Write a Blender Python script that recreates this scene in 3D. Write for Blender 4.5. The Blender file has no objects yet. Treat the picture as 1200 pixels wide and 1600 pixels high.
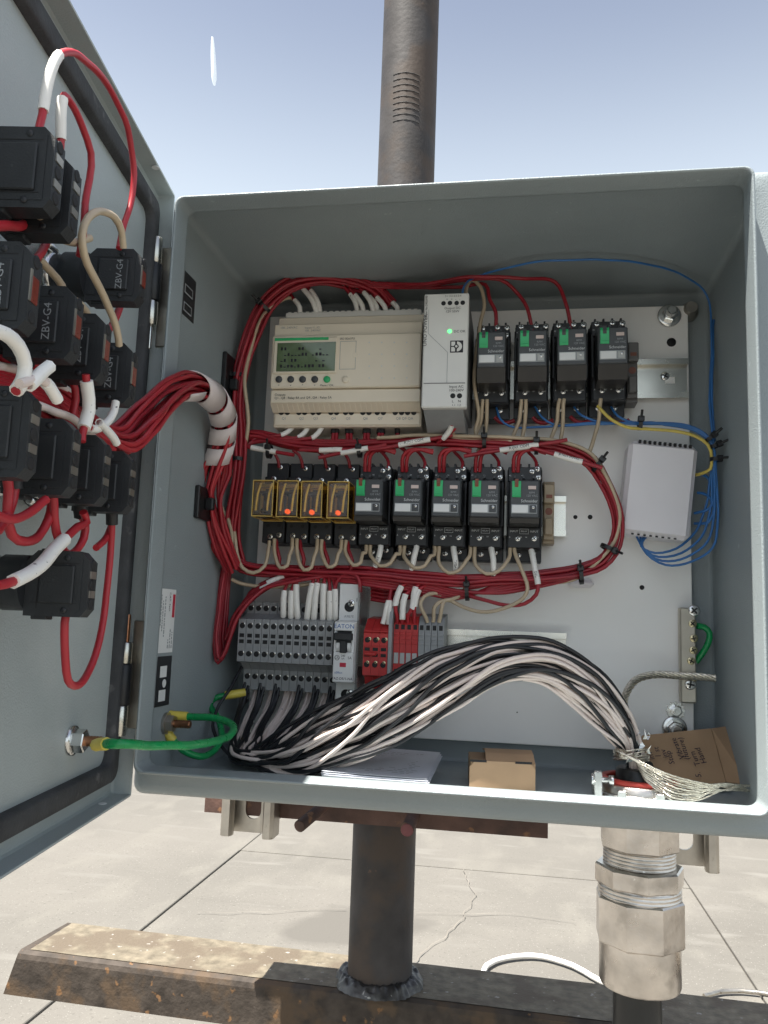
import bpy, bmesh, math, random
from mathutils import Vector, Matrix, noise
scene = bpy.context.scene
random.seed(7)
# ------------------------------------------------------------------ camera
CAM = Vector((.2549, -.5325, .1211)); FPX = 1275.2
def _axes(yaw, pitch, roll):
    cy, sy, cp, sp = math.cos(yaw), math.sin(yaw), math.cos(pitch), math.sin(pitch)
    f = Vector((sy*cp, cy*cp, sp)); r = Vector((cy, -sy, 0)); u = r.cross(f)
    return math.cos(roll)*r+math.sin(roll)*u, -math.sin(roll)*r+math.cos(roll)*u, f
RT, UP, FW = _axes(-.1661, .1323, .0354)
cd = bpy.data.cameras.new('camera'); cam = bpy.data.objects.new('camera', cd); scene.collection.objects.link(cam)
cam.matrix_world = Matrix(((RT.x, UP.x, -FW.x, CAM.x), (RT.y, UP.y, -FW.y, CAM.y), (RT.z, UP.z, -FW.z, CAM.z), (0, 0, 0, 1)))
cd.sensor_fit = 'VERTICAL'; cd.sensor_height = 32.0; cd.lens = FPX/1600*32.0
cd.clip_start = .01; cd.clip_end = 20000
scene.camera = cam
scene.cycles.diffuse_bounces = 7
scene.render.resolution_x, scene.render.resolution_y = 768, 1024
# ------------------------------------------------------------------ light
SUN_EL, SUN_AZ = math.radians(70), math.radians(226)      # high sun from the left, a little behind the camera; azimuth from +Y towards +X
w = bpy.data.worlds.new('World'); scene.world = w; w.use_nodes = True
nt = w.node_tree; bg = nt.nodes['Background']; sky = nt.nodes.new('ShaderNodeTexSky')
sky.sky_type = 'NISHITA'; sky.sun_disc = False; sky.sun_elevation = SUN_EL; sky.sun_rotation = SUN_AZ
sky.air_density = .7; sky.dust_density = 1.2; sky.ozone_density = .3
# pale summer haze: the clear sky is slightly desaturated and fades to off-white towards the horizon, the same all round
hs = nt.nodes.new('ShaderNodeHueSaturation'); hs.inputs['Saturation'].default_value = .66; hs.inputs['Value'].default_value = .32; nt.links.new(sky.outputs[0], hs.inputs['Color'])
tc = nt.nodes.new('ShaderNodeTexCoord'); sp_ = nt.nodes.new('ShaderNodeSeparateXYZ'); nt.links.new(tc.outputs['Generated'], sp_.inputs[0])
mr = nt.nodes.new('ShaderNodeMapRange'); mr.interpolation_type = 'SMOOTHSTEP'; mr.inputs[1].default_value = .28; mr.inputs[2].default_value = .70; mr.inputs[3].default_value = .95; mr.inputs[4].default_value = 0
nt.links.new(sp_.outputs[2], mr.inputs[0]); mx = nt.nodes.new('ShaderNodeMix'); mx.data_type = 'RGBA'; nt.links.new(mr.outputs[0], mx.inputs[0]); nt.links.new(hs.outputs[0], mx.inputs[6]); mx.inputs[7].default_value = (1.32, 1.49, 1.60, 1)
nt.links.new(mx.outputs[2], bg.inputs[0]); bg.inputs[1].default_value = .13
sl = bpy.data.lights.new('sun', 'SUN'); sl.energy = 2.5; sl.angle = math.radians(.53); sl.color = (1, .955, .88)
so = bpy.data.objects.new('sun', sl); scene.collection.objects.link(so)
sd = Vector((math.sin(SUN_AZ)*math.cos(SUN_EL), math.cos(SUN_AZ)*math.cos(SUN_EL), math.sin(SUN_EL)))
so.rotation_euler = sd.to_track_quat('Z', 'Y').to_euler()
vs = scene.view_settings; vs.view_transform = 'Standard'; vs.look = 'None'; vs.exposure = 2.52; vs.gamma = 1; vs.use_curve_mapping = False
# ------------------------------------------------------------------ helpers: pixels (1200 x 1600) to points at a known depth
W, H, DEPTH, PD = .42, .4236, .1995, .1875
def ray(u, v): return FW+RT*((u-600)/FPX)-UP*((v-800)/FPX)
def pY(u, v, Y): d = ray(u, v); return CAM+d*((Y-CAM.y)/d.y)
def P(u, v, o): return pY(u, v, PD-o/1000)               # o: millimetres in front of the mounting panel
def pX(u, v, X): d = ray(u, v); return CAM+d*((X-CAM.x)/d.x)
def pZ(u, v, Z): d = ray(u, v); return CAM+d*((Z-CAM.z)/d.z)
EV = Vector((.137, -.9906, 0)).normalized(); NV = Vector((-EV.y, EV.x, 0))
DOORM = Matrix(((EV.x, NV.x, 0, 0), (EV.y, NV.y, 0, 0), (0, 0, 1, 0), (0, 0, 0, 1)))   # door frame: x along the door, y off its face, z up
def pD(u, v, wd): d = ray(u, v); return CAM+d*((wd-CAM.dot(NV))/d.dot(NV))
def dP(e, wd, z): return DOORM @ Vector((e, wd, z))
# ------------------------------------------------------------------ materials
def nodes(name):
    m = bpy.data.materials.new(name); m.use_nodes = True; return m, m.node_tree, m.node_tree.nodes['Principled BSDF']
def mat(name, col, rough=.5, metal=0, var=.06, scale=60, bump=0, bscale=400, spec=.5, coat=0, speck=None, speck_at=.62, speck_scale=30, wear=None, wear_at=.6, wear_scale=8, emit=None, rvar=.08, coords='Object'):
    m, t, b = nodes(name); N, L = t.nodes, t.links
    tc = N.new('ShaderNodeTexCoord'); co = tc.outputs[coords]
    def nz(s, det=4, off=0):
        n = N.new('ShaderNodeTexNoise'); n.inputs['Scale'].default_value = s; n.inputs['Detail'].default_value = det
        mp = N.new('ShaderNodeMapping'); mp.inputs['Location'].default_value = (off, off*.7, off*1.3)
        L.new(co, mp.inputs['Vector']); L.new(mp.outputs[0], n.inputs['Vector']); return n.outputs['Fac']
    def ramp(src, a, b_):
        r = N.new('ShaderNodeMapRange'); r.inputs[1].default_value = a; r.inputs[2].default_value = b_; L.new(src, r.inputs[0]); r.clamp = True; return r.outputs[0]
    def mix(fac, a, c):
        x = N.new('ShaderNodeMix'); x.data_type = 'RGBA'; L.new(fac, x.inputs[0])
        for i, v in ((6, a), (7, c)):
            if isinstance(v, tuple): x.inputs[i].default_value = (*v, 1)
            else: L.new(v, x.inputs[i])
        return x.outputs[2]
    c1 = tuple(max(0, x*(1-var)) for x in col); c2 = tuple(min(1, x*(1+var)) for x in col)
    base = mix(ramp(nz(scale), .3, .7), c1, c2)
    if wear: base = mix(ramp(nz(wear_scale, 8, 3), wear_at-.04, wear_at+.05), base, wear)
    if speck: base = mix(ramp(nz(speck_scale, 6, 9), speck_at-.02, speck_at+.03), base, speck)
    L.new(base, b.inputs['Base Color'])
    rr = N.new('ShaderNodeMapRange'); L.new(nz(scale*1.7, 5, 5), rr.inputs[0]); rr.inputs[3].default_value = max(.02, rough-rvar); rr.inputs[4].default_value = min(1, rough+rvar)
    L.new(rr.outputs[0], b.inputs['Roughness'])
    b.inputs['Metallic'].default_value = metal; b.inputs['Specular IOR Level'].default_value = spec; b.inputs['Coat Weight'].default_value = coat
    if bump:
        bp = N.new('ShaderNodeBump'); bp.inputs['Strength'].default_value = min(1, bump); bp.inputs['Distance'].default_value = .001
        L.new(nz(bscale, 5, 2), bp.inputs['Height']); L.new(bp.outputs[0], b.inputs['Normal'])
    if emit: b.inputs['Emission Color'].default_value = (*emit[0], 1); b.inputs['Emission Strength'].default_value = emit[1]
    return m
M = {}
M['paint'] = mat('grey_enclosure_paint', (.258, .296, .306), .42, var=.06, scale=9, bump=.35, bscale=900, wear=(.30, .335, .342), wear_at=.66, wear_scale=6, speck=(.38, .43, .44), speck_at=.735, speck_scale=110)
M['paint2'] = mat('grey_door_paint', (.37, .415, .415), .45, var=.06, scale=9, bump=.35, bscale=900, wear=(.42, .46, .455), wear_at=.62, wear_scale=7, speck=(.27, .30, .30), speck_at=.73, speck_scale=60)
M['panel'] = mat('white_panel_paint', (.90, .89, .86), .38, var=.025, scale=9, bump=.04, bscale=500, speck=(.45, .43, .40), speck_at=.77, speck_scale=55)
M['zinc'] = mat('zinc_plated_steel', (.64, .63, .57), .27, 1, var=.12, scale=25, speck=(.25, .24, .2), speck_at=.72, speck_scale=120)
M['bright'] = mat('bright_zinc_screw', (.72, .72, .70), .24, 1, var=.1, scale=200)
M['brass'] = mat('yellow_zinc_screw', (.62, .54, .34), .28, 1, var=.12, scale=200)
M['copper'] = mat('copper_stud', (.42, .20, .11), .35, 1, var=.2, scale=300)
M['dark'] = mat('dark_recess', (.012, .012, .013), .7)
M['black'] = mat('black_plastic', (.018, .020, .023), .46, var=.2, scale=90, bump=.08, bscale=1500)
M['relaygrey'] = mat('charcoal_relay_plastic', (.052, .056, .06), .42, var=.1, scale=120, bump=.05, bscale=1500)
M['smoke'] = mat('smoked_relay_cover', (.022, .021, .020), .40, var=.2, scale=120)
M['contact'] = mat('contact_block_plastic', (.019, .0215, .024), .52, var=.3, scale=60, bump=.2, bscale=1200, speck=(.06, .062, .065), speck_at=.70, speck_scale=160)
M['beige'] = mat('beige_plastic', (.80, .715, .575), .42, var=.03, scale=30, bump=.04, bscale=1500)
M['lgrey'] = mat('light_grey_plastic', (.68, .67, .63), .40, var=.03, scale=40, bump=.04, bscale=1500)
M['side'] = mat('dark_vented_side', (.16, .16, .16), .5, var=.1)
M['green'] = mat('green_lever_plastic', (.03, .44, .155), .38, var=.08, scale=150)
M['brown'] = mat('brown_test_button', (.19, .055, .025), .45)
M['label'] = mat('white_label', (.72, .73, .72), .5, var=.03)
M['pinklabel'] = mat('pale_pink_label', (.62, .50, .46), .5)
M['white'] = mat('white_plastic', (.82, .79, .81), .38, var=.02, scale=30, bump=.05, bscale=1200)
M['brk'] = mat('breaker_plastic', (.74, .75, .74), .36, var=.03, scale=50)
M['clear'] = None
M['termgrey'] = mat('terminal_grey_plastic', (.29, .30, .305), .45, var=.08, scale=70)
M['termlight'] = mat('terminal_tag_grey', (.42, .43, .42), .5)
M['termred'] = mat('terminal_red_plastic', (.47, .030, .030), .42, var=.08, scale=70)
M['red'] = mat('red_wire_insulation', (.31, .014, .025), .40, var=.12, scale=60)
M['redb'] = mat('bright_red_wire_insulation', (.40, .020, .030), .40, var=.1, scale=60)
M['tan'] = mat('tan_wire_insulation', (.50, .40, .275), .40, var=.08, scale=60)
M['blue'] = mat('blue_wire_insulation', (.036, .16, .42), .36, var=.1, scale=60)
M['yellow'] = mat('yellow_wire_insulation', (.62, .48, .10), .38, var=.08, scale=60)
M['greenw'] = mat('green_ground_wire', (.006, .27, .075), .28, var=.08, scale=60, speck=(.004, .06, .02), speck_at=.69, speck_scale=300)
M['bwire'] = mat('black_wire_insulation', (.012, .013, .016), .40, var=.2, scale=60)
M['wwire'] = mat('pale_wire_insulation', (.70, .60, .55), .46, var=.06, scale=60, speck=(.12, .11, .11), speck_at=.735, speck_scale=240)
M['sleeve'] = mat('white_marker_sleeve', (.85, .83, .78), .5, var=.03, speck=(.09, .09, .09), speck_at=.70, speck_scale=420)
M['wrap'] = mat('white_spiral_wrap', (.66, .58, .56), .5, var=.04, scale=40)
M['shrink'] = mat('black_shrink_tube', (.016, .016, .017), .5)
M['tie'] = mat('black_cable_tie', (.012, .012, .013), .38)
M['crimp'] = mat('yellow_crimp_terminal', (.74, .60, .10), .4, var=.08, scale=100)
M['braid'] = mat('tinned_braid', (.78, .72, .62), .30, 1, var=.3, scale=500, bump=.4, bscale=900)
M['rubber'] = mat('black_gasket_foam', (.045, .047, .05), .8, var=.25, scale=60, bump=.5, bscale=500, speck=(.10, .10, .10), speck_at=.66, speck_scale=60)
M['card'] = mat('brown_cardboard', (.36, .235, .135), .8, var=.08, scale=40, bump=.12, bscale=300)
M['cardlight'] = mat('fresh_cardboard', (.43, .28, .165), .8, var=.07, scale=40, bump=.1, bscale=300)
M['paper'] = mat('booklet_paper', (.56, .58, .63), .6, var=.03)
M['ink'] = mat('dark_ink', (.016, .015, .02), .6)
M['inkpurple'] = mat('marker_ink', (.03, .018, .035), .6)
M['whiteink'] = mat('white_print', (.62, .64, .64), .55)
M['greyink'] = mat('grey_print', (.30, .32, .33), .55)
M['blueink'] = mat('blue_print', (.02, .12, .38), .5)
M['redink'] = mat('red_print', (.50, .02, .05), .5)
M['alu'] = mat('bare_aluminium', (.64, .60, .555), .32, 1, var=.22, scale=45, wear=(.45, .42, .385), wear_at=.60, wear_scale=30, speck=(.80, .78, .74), speck_at=.715, speck_scale=130, bump=.3, bscale=260, rvar=.16)
M['galv'] = mat('galvanised_strut', (.46, .43, .38), .42, 1, var=.15, scale=60, speck=(.26, .22, .18), speck_at=.66, speck_scale=60)
M['redring'] = mat('red_sealing_ring', (.50, .05, .035), .45)
M['pipe'] = mat('rusty_dark_pipe', (.048, .044, .043), .62, .0, var=.35, scale=26, wear=(.066, .050, .040), wear_at=.52, wear_scale=14, speck=(.19, .11, .065), speck_at=.71, speck_scale=36, bump=.3, bscale=200, rvar=.12, spec=.3)
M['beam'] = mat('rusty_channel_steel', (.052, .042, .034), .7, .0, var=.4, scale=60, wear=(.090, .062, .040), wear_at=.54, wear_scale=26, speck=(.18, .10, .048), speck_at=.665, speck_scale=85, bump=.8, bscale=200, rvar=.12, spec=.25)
M['weld'] = mat('weld_bead', (.085, .082, .078), .42, .75, var=.4, scale=90, bump=.9, bscale=120, speck=(.40, .38, .34), speck_at=.68, speck_scale=120)
M['rust'] = mat('red_brown_rust', (.085, .045, .034), .7, .0, var=.4, scale=40, bump=.6, bscale=220, speck=(.20, .10, .05), speck_at=.64, speck_scale=60)
M['primer'] = mat('red_primer_end', (.16, .05, .055), .6, var=.2, scale=120)
M['hose'] = mat('white_hose', (.68, .66, .62), .5, var=.05)
M['cable'] = mat('black_cable_jacket', (.016, .017, .017), .36, var=.3, scale=60, bump=.2, bscale=200)
M['ledg'] = mat('green_led', (.05, .9, .15), .4, emit=((.05, 1, .12), .9))
M['ledo'] = mat('orange_led', (.8, .16, .05), .4, var=.4, scale=500, emit=((1, .14, .04), .16))
M['lampred'] = mat('red_lamp_lens', (.17, .022, .012), .3, var=.3, scale=400)
M['coil'] = mat('relay_coil', (.30, .22, .07), .35, var=.6, scale=300)
M['spring'] = mat('pale_contact_spring', (.95, .90, .66), .3, .15, var=.2, scale=200)
M['trail'] = mat('ice_vapour', (.95, .95, .95), .9)
def lcd():
    m = mat('green_lcd', (.115, .165, .085), .12, var=.10, scale=90, coat=.6); return m
M['lcd'] = lcd()
def clear(name, col, gl=.10):
    m, t, b = nodes(name); N, L = t.nodes, t.links; N.remove(b)
    tr = N.new('ShaderNodeBsdfTransparent'); tr.inputs[0].default_value = (*col, 1); g = N.new('ShaderNodeBsdfGlossy'); g.inputs['Roughness'].default_value = .12
    lw = N.new('ShaderNodeLayerWeight'); lw.inputs[0].default_value = .35; mr = N.new('ShaderNodeMapRange'); mr.inputs[3].default_value = gl*.5; mr.inputs[4].default_value = .55
    nz = N.new('ShaderNodeTexNoise'); nz.inputs['Scale'].default_value = 160
    bp = N.new('ShaderNodeBump'); bp.inputs['Strength'].default_value = .25; bp.inputs['Distance'].default_value = .001; L.new(nz.outputs[0], bp.inputs['Height']); L.new(bp.outputs[0], g.inputs['Normal'])
    L.new(lw.outputs['Facing'], mr.inputs[0]); mx = N.new('ShaderNodeMixShader'); L.new(mr.outputs[0], mx.inputs[0]); L.new(tr.outputs[0], mx.inputs[1]); L.new(g.outputs[0], mx.inputs[2])
    L.new(mx.outputs[0], N['Material Output'].inputs['Surface']); return m
M['amber'] = clear('amber_clear_cover', (.93, .72, .30), .22)
M['amberedge'] = mat('amber_cover_edge', (.66, .46, .13), .22, var=.2, scale=300)
M['relaycore'] = mat('dark_relay_core', (.045, .034, .018), .35, var=.6, scale=300)
M['clear'] = clear('clear_plastic', (.80, .82, .82), .16)
def concrete():
    m, t, b = nodes('pale_concrete'); N, L = t.nodes, t.links
    g = N.new('ShaderNodeNewGeometry'); co = g.outputs['Position']
    def nz(s, d=6, ax=(1, 1, 1), off=0):
        mp = N.new('ShaderNodeMapping'); mp.inputs['Scale'].default_value = ax; mp.inputs['Location'].default_value = (off, off, 0); L.new(co, mp.inputs[0])
        n = N.new('ShaderNodeTexNoise'); n.inputs['Scale'].default_value = s; n.inputs['Detail'].default_value = d; L.new(mp.outputs[0], n.inputs[0]); return n.outputs['Fac']
    def mixc(f, lo, hi, a, c):
        r = N.new('ShaderNodeMapRange'); r.inputs[1].default_value = lo; r.inputs[2].default_value = hi; L.new(f, r.inputs[0])
        x = N.new('ShaderNodeMix'); x.data_type = 'RGBA'; L.new(r.outputs[0], x.inputs[0])
        for i, v in ((6, a), (7, c)):
            if isinstance(v, tuple): x.inputs[i].default_value = (*v, 1)
            else: L.new(v, x.inputs[i])
        return x.outputs[2]
    a = mixc(nz(1.1), .35, .65, (0.110, 0.103, 0.090), (0.131, 0.122, 0.107))
    a = mixc(nz(5, 9, (1, .45, 1), 4), .5, .75, a, (0.148, 0.139, 0.120))
    a = mixc(nz(2.2, 8, (.4, 1.3, 1), 9), .55, .78, a, (0.101, 0.094, 0.082))
    a = mixc(nz(70, 4, (1, 1, 1), 2), .60, .74, a, (0.087, 0.081, 0.070))
    a = mixc(nz(180, 3, (1, 1, 1), 12), .66, .72, a, (.265, .255, .23))
    a = mixc(nz(9, 9, (.25, 1, 1), 6), .60, .72, a, (0.148, 0.140, 0.124))
    a = mixc(nz(.9, 9, (1, 1, 1), 21), .63, .68, a, (0.095, 0.088, 0.077))
    L.new(a, b.inputs['Base Color']); b.inputs['Roughness'].default_value = .85
    bp = N.new('ShaderNodeBump'); bp.inputs['Strength'].default_value = .25; bp.inputs['Distance'].default_value = .004; L.new(nz(90, 6), bp.inputs['Height']); L.new(bp.outputs[0], b.inputs['Normal'])
    return m
M['concrete'] = concrete()
M['joint'] = mat('joint_filler', (.165, .150, .128), .9, var=.3, scale=4, coords='Object')
M['beamtop'] = mat('tan_beam_top', (.150, .128, .094), .75, .0, var=.30, scale=90, wear=(.112, .090, .066), wear_at=.53, wear_scale=22, speck=(.29, .27, .24), speck_at=.67, speck_scale=110, bump=.7, bscale=320, rvar=.1, spec=.25)  # sheet over the beam top, coloured paler and more tan than the channel
# ------------------------------------------------------------------ objects
WM = {}                                                  # world matrix of every object made here
COL = scene.collection
def reg(o, parent, Mw):
    COL.objects.link(o); WM[o.name] = Mw
    if parent is not None: o.parent = parent; o.matrix_basis = WM[parent.name].inverted() @ Mw
    else: o.matrix_basis = Mw
    return o
def tag(o, label=None, cat=None, group=None, kind=None):
    if label: o['label'] = label
    if cat: o['category'] = cat
    if group: o['group'] = group
    if kind: o['kind'] = kind
    return o
def empty(name, loc, label, cat, group=None, Mw=None):
    o = bpy.data.objects.new(name, None); o.empty_display_size = .01
    return tag(reg(o, None, Mw if Mw else Matrix.Translation(loc)), label, cat, group)
class MB:
    """collects shapes (points run through self.M into world space) and links them as ONE mesh object"""
    def __init__(s, Mx=None): s.v, s.f, s.sm, s.mi = [], [], [], []; s.M = Mx; s.cur = 0
    def add(s, vs, fs, smooth=False):
        o = len(s.v); s.v += [(s.M @ Vector(p)) if s.M is not None else Vector(p) for p in vs]
        for f in fs: s.f.append([i+o for i in f]); s.sm.append(smooth); s.mi.append(s.cur)
        return s
    def box(s, x0, x1, y0, y1, z0, z1, b=0):
        if x1 < x0: x0, x1 = x1, x0
        if y1 < y0: y0, y1 = y1, y0
        if z1 < z0: z0, z1 = z1, z0
        lo, hi = (x0, y0, z0), (x1, y1, z1)
        b = min(b, (x1-x0)*.45, (y1-y0)*.45, (z1-z0)*.45)
        if b <= 0:
            vs = [((x0, x1)[i & 1], (y0, y1)[i >> 1 & 1], (z0, z1)[i >> 2 & 1]) for i in range(8)]
            return s.add(vs, [(0, 2, 3, 1), (4, 5, 7, 6), (0, 1, 5, 4), (2, 6, 7, 3), (0, 4, 6, 2), (1, 3, 7, 5)])
        vs, ix = [], {}
        for i in range(8):
            sg = (i & 1, i >> 1 & 1, i >> 2 & 1)
            for a in range(3):
                ix[sg, a] = len(vs)
                vs.append(tuple((hi[k] if sg[k] else lo[k]) if k == a else ((hi[k]-b) if sg[k] else (lo[k]+b)) for k in range(3)))
        fs = []
        for a in range(3):
            o1, o2 = (a+1) % 3, (a+2) % 3
            for t in (0, 1):
                q = []
                for p, r in ((0, 0), (1, 0), (1, 1), (0, 1)):
                    g = [0, 0, 0]; g[a] = t; g[o1] = p; g[o2] = r; q.append(ix[tuple(g), a])
                fs.append(q)
            for p in (0, 1):
                for r in (0, 1):                          # edge along a, between faces o1(p) and o2(r)
                    g0 = [0, 0, 0]; g0[o1] = p; g0[o2] = r; g1 = list(g0); g1[a] = 1
                    fs.append([ix[tuple(g0), o1], ix[tuple(g1), o1], ix[tuple(g1), o2], ix[tuple(g0), o2]])
        for i in range(8):
            sg = (i & 1, i >> 1 & 1, i >> 2 & 1); fs.append([ix[sg, 0], ix[sg, 1], ix[sg, 2]])
        return s.add(vs, fs)
    def prism(s, poly, a0, a1, axis=0):
        """poly of 2-D points swept along an axis: 0 -> (y, z) along x, 1 -> (x, z) along y, 2 -> (x, y) along z"""
        n = len(poly); mk = {0: lambda a, p: (a, p[0], p[1]), 1: lambda a, p: (p[0], a, p[1]), 2: lambda a, p: (p[0], p[1], a)}[axis]
        vs = [mk(a0, p) for p in poly]+[mk(a1, p) for p in poly]
        return s.add(vs, [list(range(n)), list(range(n, 2*n))]+[(i, (i+1) % n, n+(i+1) % n, n+i) for i in range(n)])
    def lathe(s, base, axis, prof, n=24, smooth=True, ang=0, cap=True, facets=None):
        """prof: list of (distance along axis, radius)"""
        base, ax = Vector(base), Vector(axis).normalized(); a = ax.orthogonal().normalized()
        if abs(ax.z) > .9: a = Vector((1, 0, 0))
        b = ax.cross(a); vs, fs = [], []
        for d, r in prof:
            for k in range(n):
                t = 2*math.pi*k/n+ang; vs.append(base+ax*d+(a*math.cos(t)+b*math.sin(t))*r)
        for j in range(len(prof)-1):
            for k in range(n): fs.append((j*n+k, j*n+(k+1) % n, (j+1)*n+(k+1) % n, (j+1)*n+k))
        s.add(vs, fs, smooth)
        if cap:
            s.add(vs[:n], [list(range(n))]); s.add(vs[-n:], [list(range(n))])
        return s
    def cyl(s, p0, p1, r, n=12, r2=None, smooth=True): 
        p0, p1 = Vector(p0), Vector(p1); L = (p1-p0).length
        return s.lathe(p0, p1-p0, [(0, r), (L, r if r2 is None else r2)], n, smooth)
    def tube(s, pts, r, n=8, cap=True, flat=1.0):
        pts = [Vector(p) for p in pts]; K = len(pts); T = [(pts[min(i+1, K-1)]-pts[max(i-1, 0)]).normalized() for i in range(K)]
        a = T[0].orthogonal().normalized(); vs, fs = [], []
        for i in range(K):
            a = (a-T[i]*a.dot(T[i])); a = a.normalized() if a.length > 1e-9 else T[i].orthogonal().normalized(); b = T[i].cross(a)
            rr = r[i] if isinstance(r, (list, tuple)) else r
            for k in range(n):
                t = 2*math.pi*k/n; vs.append(pts[i]+a*(math.cos(t)*rr)+b*(math.sin(t)*rr*flat))
        for i in range(K-1):
            for k in range(n): fs.append((i*n+k, i*n+(k+1) % n, (i+1)*n+(k+1) % n, (i+1)*n+k))
        s.add(vs, fs, True)
        if cap: s.add(vs[:n], [list(range(n))]); s.add(vs[-n:], [list(range(n))])
        return s
    def build(s, name, mats, parent=None, recalc=True, **kw):
        Mw = WM[parent.name] if parent is not None else Matrix.Identity(4)
        if parent is None and s.v:
            c = sum(s.v, Vector())/len(s.v); c.z = min(p.z for p in s.v); Mw = Matrix.Translation(c)
        inv = Mw.inverted(); me = bpy.data.meshes.new(name)
        me.from_pydata([tuple(inv @ p) for p in s.v], [], s.f)
        for m in (mats if isinstance(mats, (list, tuple)) else [mats]): me.materials.append(M[m])
        me.polygons.foreach_set('use_smooth', s.sm); me.polygons.foreach_set('material_index', s.mi)
        if recalc:
            bm = bmesh.new(); bm.from_mesh(me); bmesh.ops.recalc_face_normals(bm, faces=bm.faces); bm.to_mesh(me); bm.free()
        me.update()
        o = bpy.data.objects.new(name, me); reg(o, parent, Mw)
        return tag(o, **kw)
def copy_tree(o, delta, parent=None):
    c = o.copy(); COL.objects.link(c); WM[c.name] = Matrix.Translation(delta) @ WM[o.name]
    c.parent = parent
    if parent is None: c.matrix_basis = Matrix.Translation(delta) @ o.matrix_basis
    for ch in [x for x in list(bpy.data.objects) if x.parent is o]: copy_tree(ch, delta, c)
    return c
TEXTS = []
def text(s, size, Mw, ink, parent, align='CENTER', name='lettering', sx=1.0):
    cu = bpy.data.curves.new(name, 'FONT'); cu.body = s; cu.size = size; cu.align_x = align; cu.align_y = 'CENTER'; cu.resolution_u = 2
    o = bpy.data.objects.new('text_source', cu); COL.objects.link(o)
    TEXTS.append((o, name, ink, parent, Mw @ Matrix.Diagonal((sx, 1, 1, 1))))
def front(x, y, z, rot=0):                               # matrix for writing that faces the viewer (-Y), upright
    return Matrix.Translation((x, y, z)) @ Matrix.Rotation(math.pi/2, 4, 'X') @ Matrix.Rotation(rot, 4, 'Z')
def flush_texts():
    bpy.context.view_layer.update(); dg = bpy.context.evaluated_depsgraph_get()
    for o, name, ink, parent, Mw in TEXTS:
        me = bpy.data.meshes.new_from_object(o.evaluated_get(dg)); me.materials.clear(); me.materials.append(M[ink])
        n = bpy.data.objects.new(name, me); reg(n, parent, Mw); bpy.data.objects.remove(o)
def catmull(pts, step=.006):
    pts = [Vector(p) for p in pts]
    if len(pts) == 2: pts = [pts[0], (pts[0]+pts[1])/2, pts[1]]
    q = [2*pts[0]-pts[1]]+pts+[2*pts[-1]-pts[-2]]; out = []; ts = []
    for i in range(1, len(q)-2):
        p0, p1, p2, p3 = q[i-1:i+3]; n = max(2, min(14, int((p2-p1).length/step)+1))
        t0 = 0; t1 = t0+max(1e-4, (p1-p0).length)**.5; t2 = t1+max(1e-4, (p2-p1).length)**.5; t3 = t2+max(1e-4, (p3-p2).length)**.5
        for k in range(n):
            t = t1+(t2-t1)*k/n
            a1 = p0*((t1-t)/(t1-t0))+p1*((t-t0)/(t1-t0)); a2 = p1*((t2-t)/(t2-t1))+p2*((t-t1)/(t2-t1)); a3 = p2*((t3-t)/(t3-t2))+p3*((t-t2)/(t3-t2))
            b1 = a1*((t2-t)/(t2-t0))+a2*((t-t0)/(t2-t0)); b2 = a2*((t3-t)/(t3-t1))+a3*((t-t1)/(t3-t1))
            out.append(b1*((t2-t)/(t2-t1))+b2*((t-t1)/(t2-t1))); ts.append(i-1+k/n)
    out.append(pts[-1]); ts.append(len(pts)-1.0)
    return out, ts
def wire(pts, r, m, label, group=None, sleeves=(), name='wire', cat='wire', sides=8, ends=()):
    """sleeves: (from, to, material, radius factor) in control-point units; ends: shrink tubes the same way"""
    c, ts = catmull(pts); c = [p if k in (0, len(c)-1) else p+(noise.noise_vector(p*55)*.0007+noise.noise_vector(p*22+Vector((5, 3, 1)))*.0009) for k, p in enumerate(c)]; o = MB().tube(c, r, sides).build(name, m, recalc=False, label=label, cat=cat, group=group)
    for t0, t1, sm, k in sleeves:
        def at(t):
            for i in range(len(ts)-1):
                if ts[i+1] >= t: f = (t-ts[i])/max(1e-6, ts[i+1]-ts[i]); return c[i].lerp(c[i+1], f)
            return c[-1]
        seg = [at(t0)]+[c[i] for i in range(len(ts)) if t0+.02 < ts[i] < t1-.02]+[at(t1)]
        MB().tube(seg, r*k, sides).build('marker_sleeve' if sm == 'sleeve' else 'shrink_tube' if sm == 'shrink' else 'crimp_barrel', sm, o, recalc=False)
    return o
def bundle(pts, n, R, r, mats, label, group, twist=1.2, seed=1, sides=8, squash=1.0, t_ends=None):
    rnd = random.Random(seed); R = R if isinstance(R, (list, tuple)) else [R]*len(pts); c, ts = catmull(pts, .009); K = len(c)
    T = [(c[min(i+1, K-1)]-c[max(i-1, 0)]).normalized() for i in range(K)]; a = T[0].orthogonal().normalized(); fr = []
    for i in range(K):
        a = (a-T[i]*a.dot(T[i])).normalized(); fr.append((a.copy(), T[i].cross(a)))
    res = []
    for j in range(n):
        rho = math.sqrt((j+.5)/n); th = j*2.39996+seed; ph = rnd.uniform(0, 6.28); am = rnd.uniform(.05, .22); line = []
        for i in range(K):
            k = int(min(ts[i], len(R)-1.001)); rr = R[k]+(R[k+1]-R[k])*(ts[i]-k)
            an = th+twist*ts[i]/len(pts)*2; x = rho*math.cos(an)+am*math.sin(ts[i]*1.3+ph); y = rho*math.sin(an)+am*math.cos(ts[i]*1.1+ph)
            line.append(c[i]+fr[i][0]*(x*rr)+fr[i][1]*(y*rr*squash)+noise.noise_vector(c[i]*40+Vector((j*3.7, j, 0)))*.0009)
        m = mats[j % len(mats)]; la, gr = (label, group) if not isinstance(label, dict) else (label[m], group[m])
        res.append(MB().tube(line, r*rnd.uniform(.94, 1.05), sides).build('wire', m, recalc=False, label=la, cat='wire', group=gr))
    return res
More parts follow.
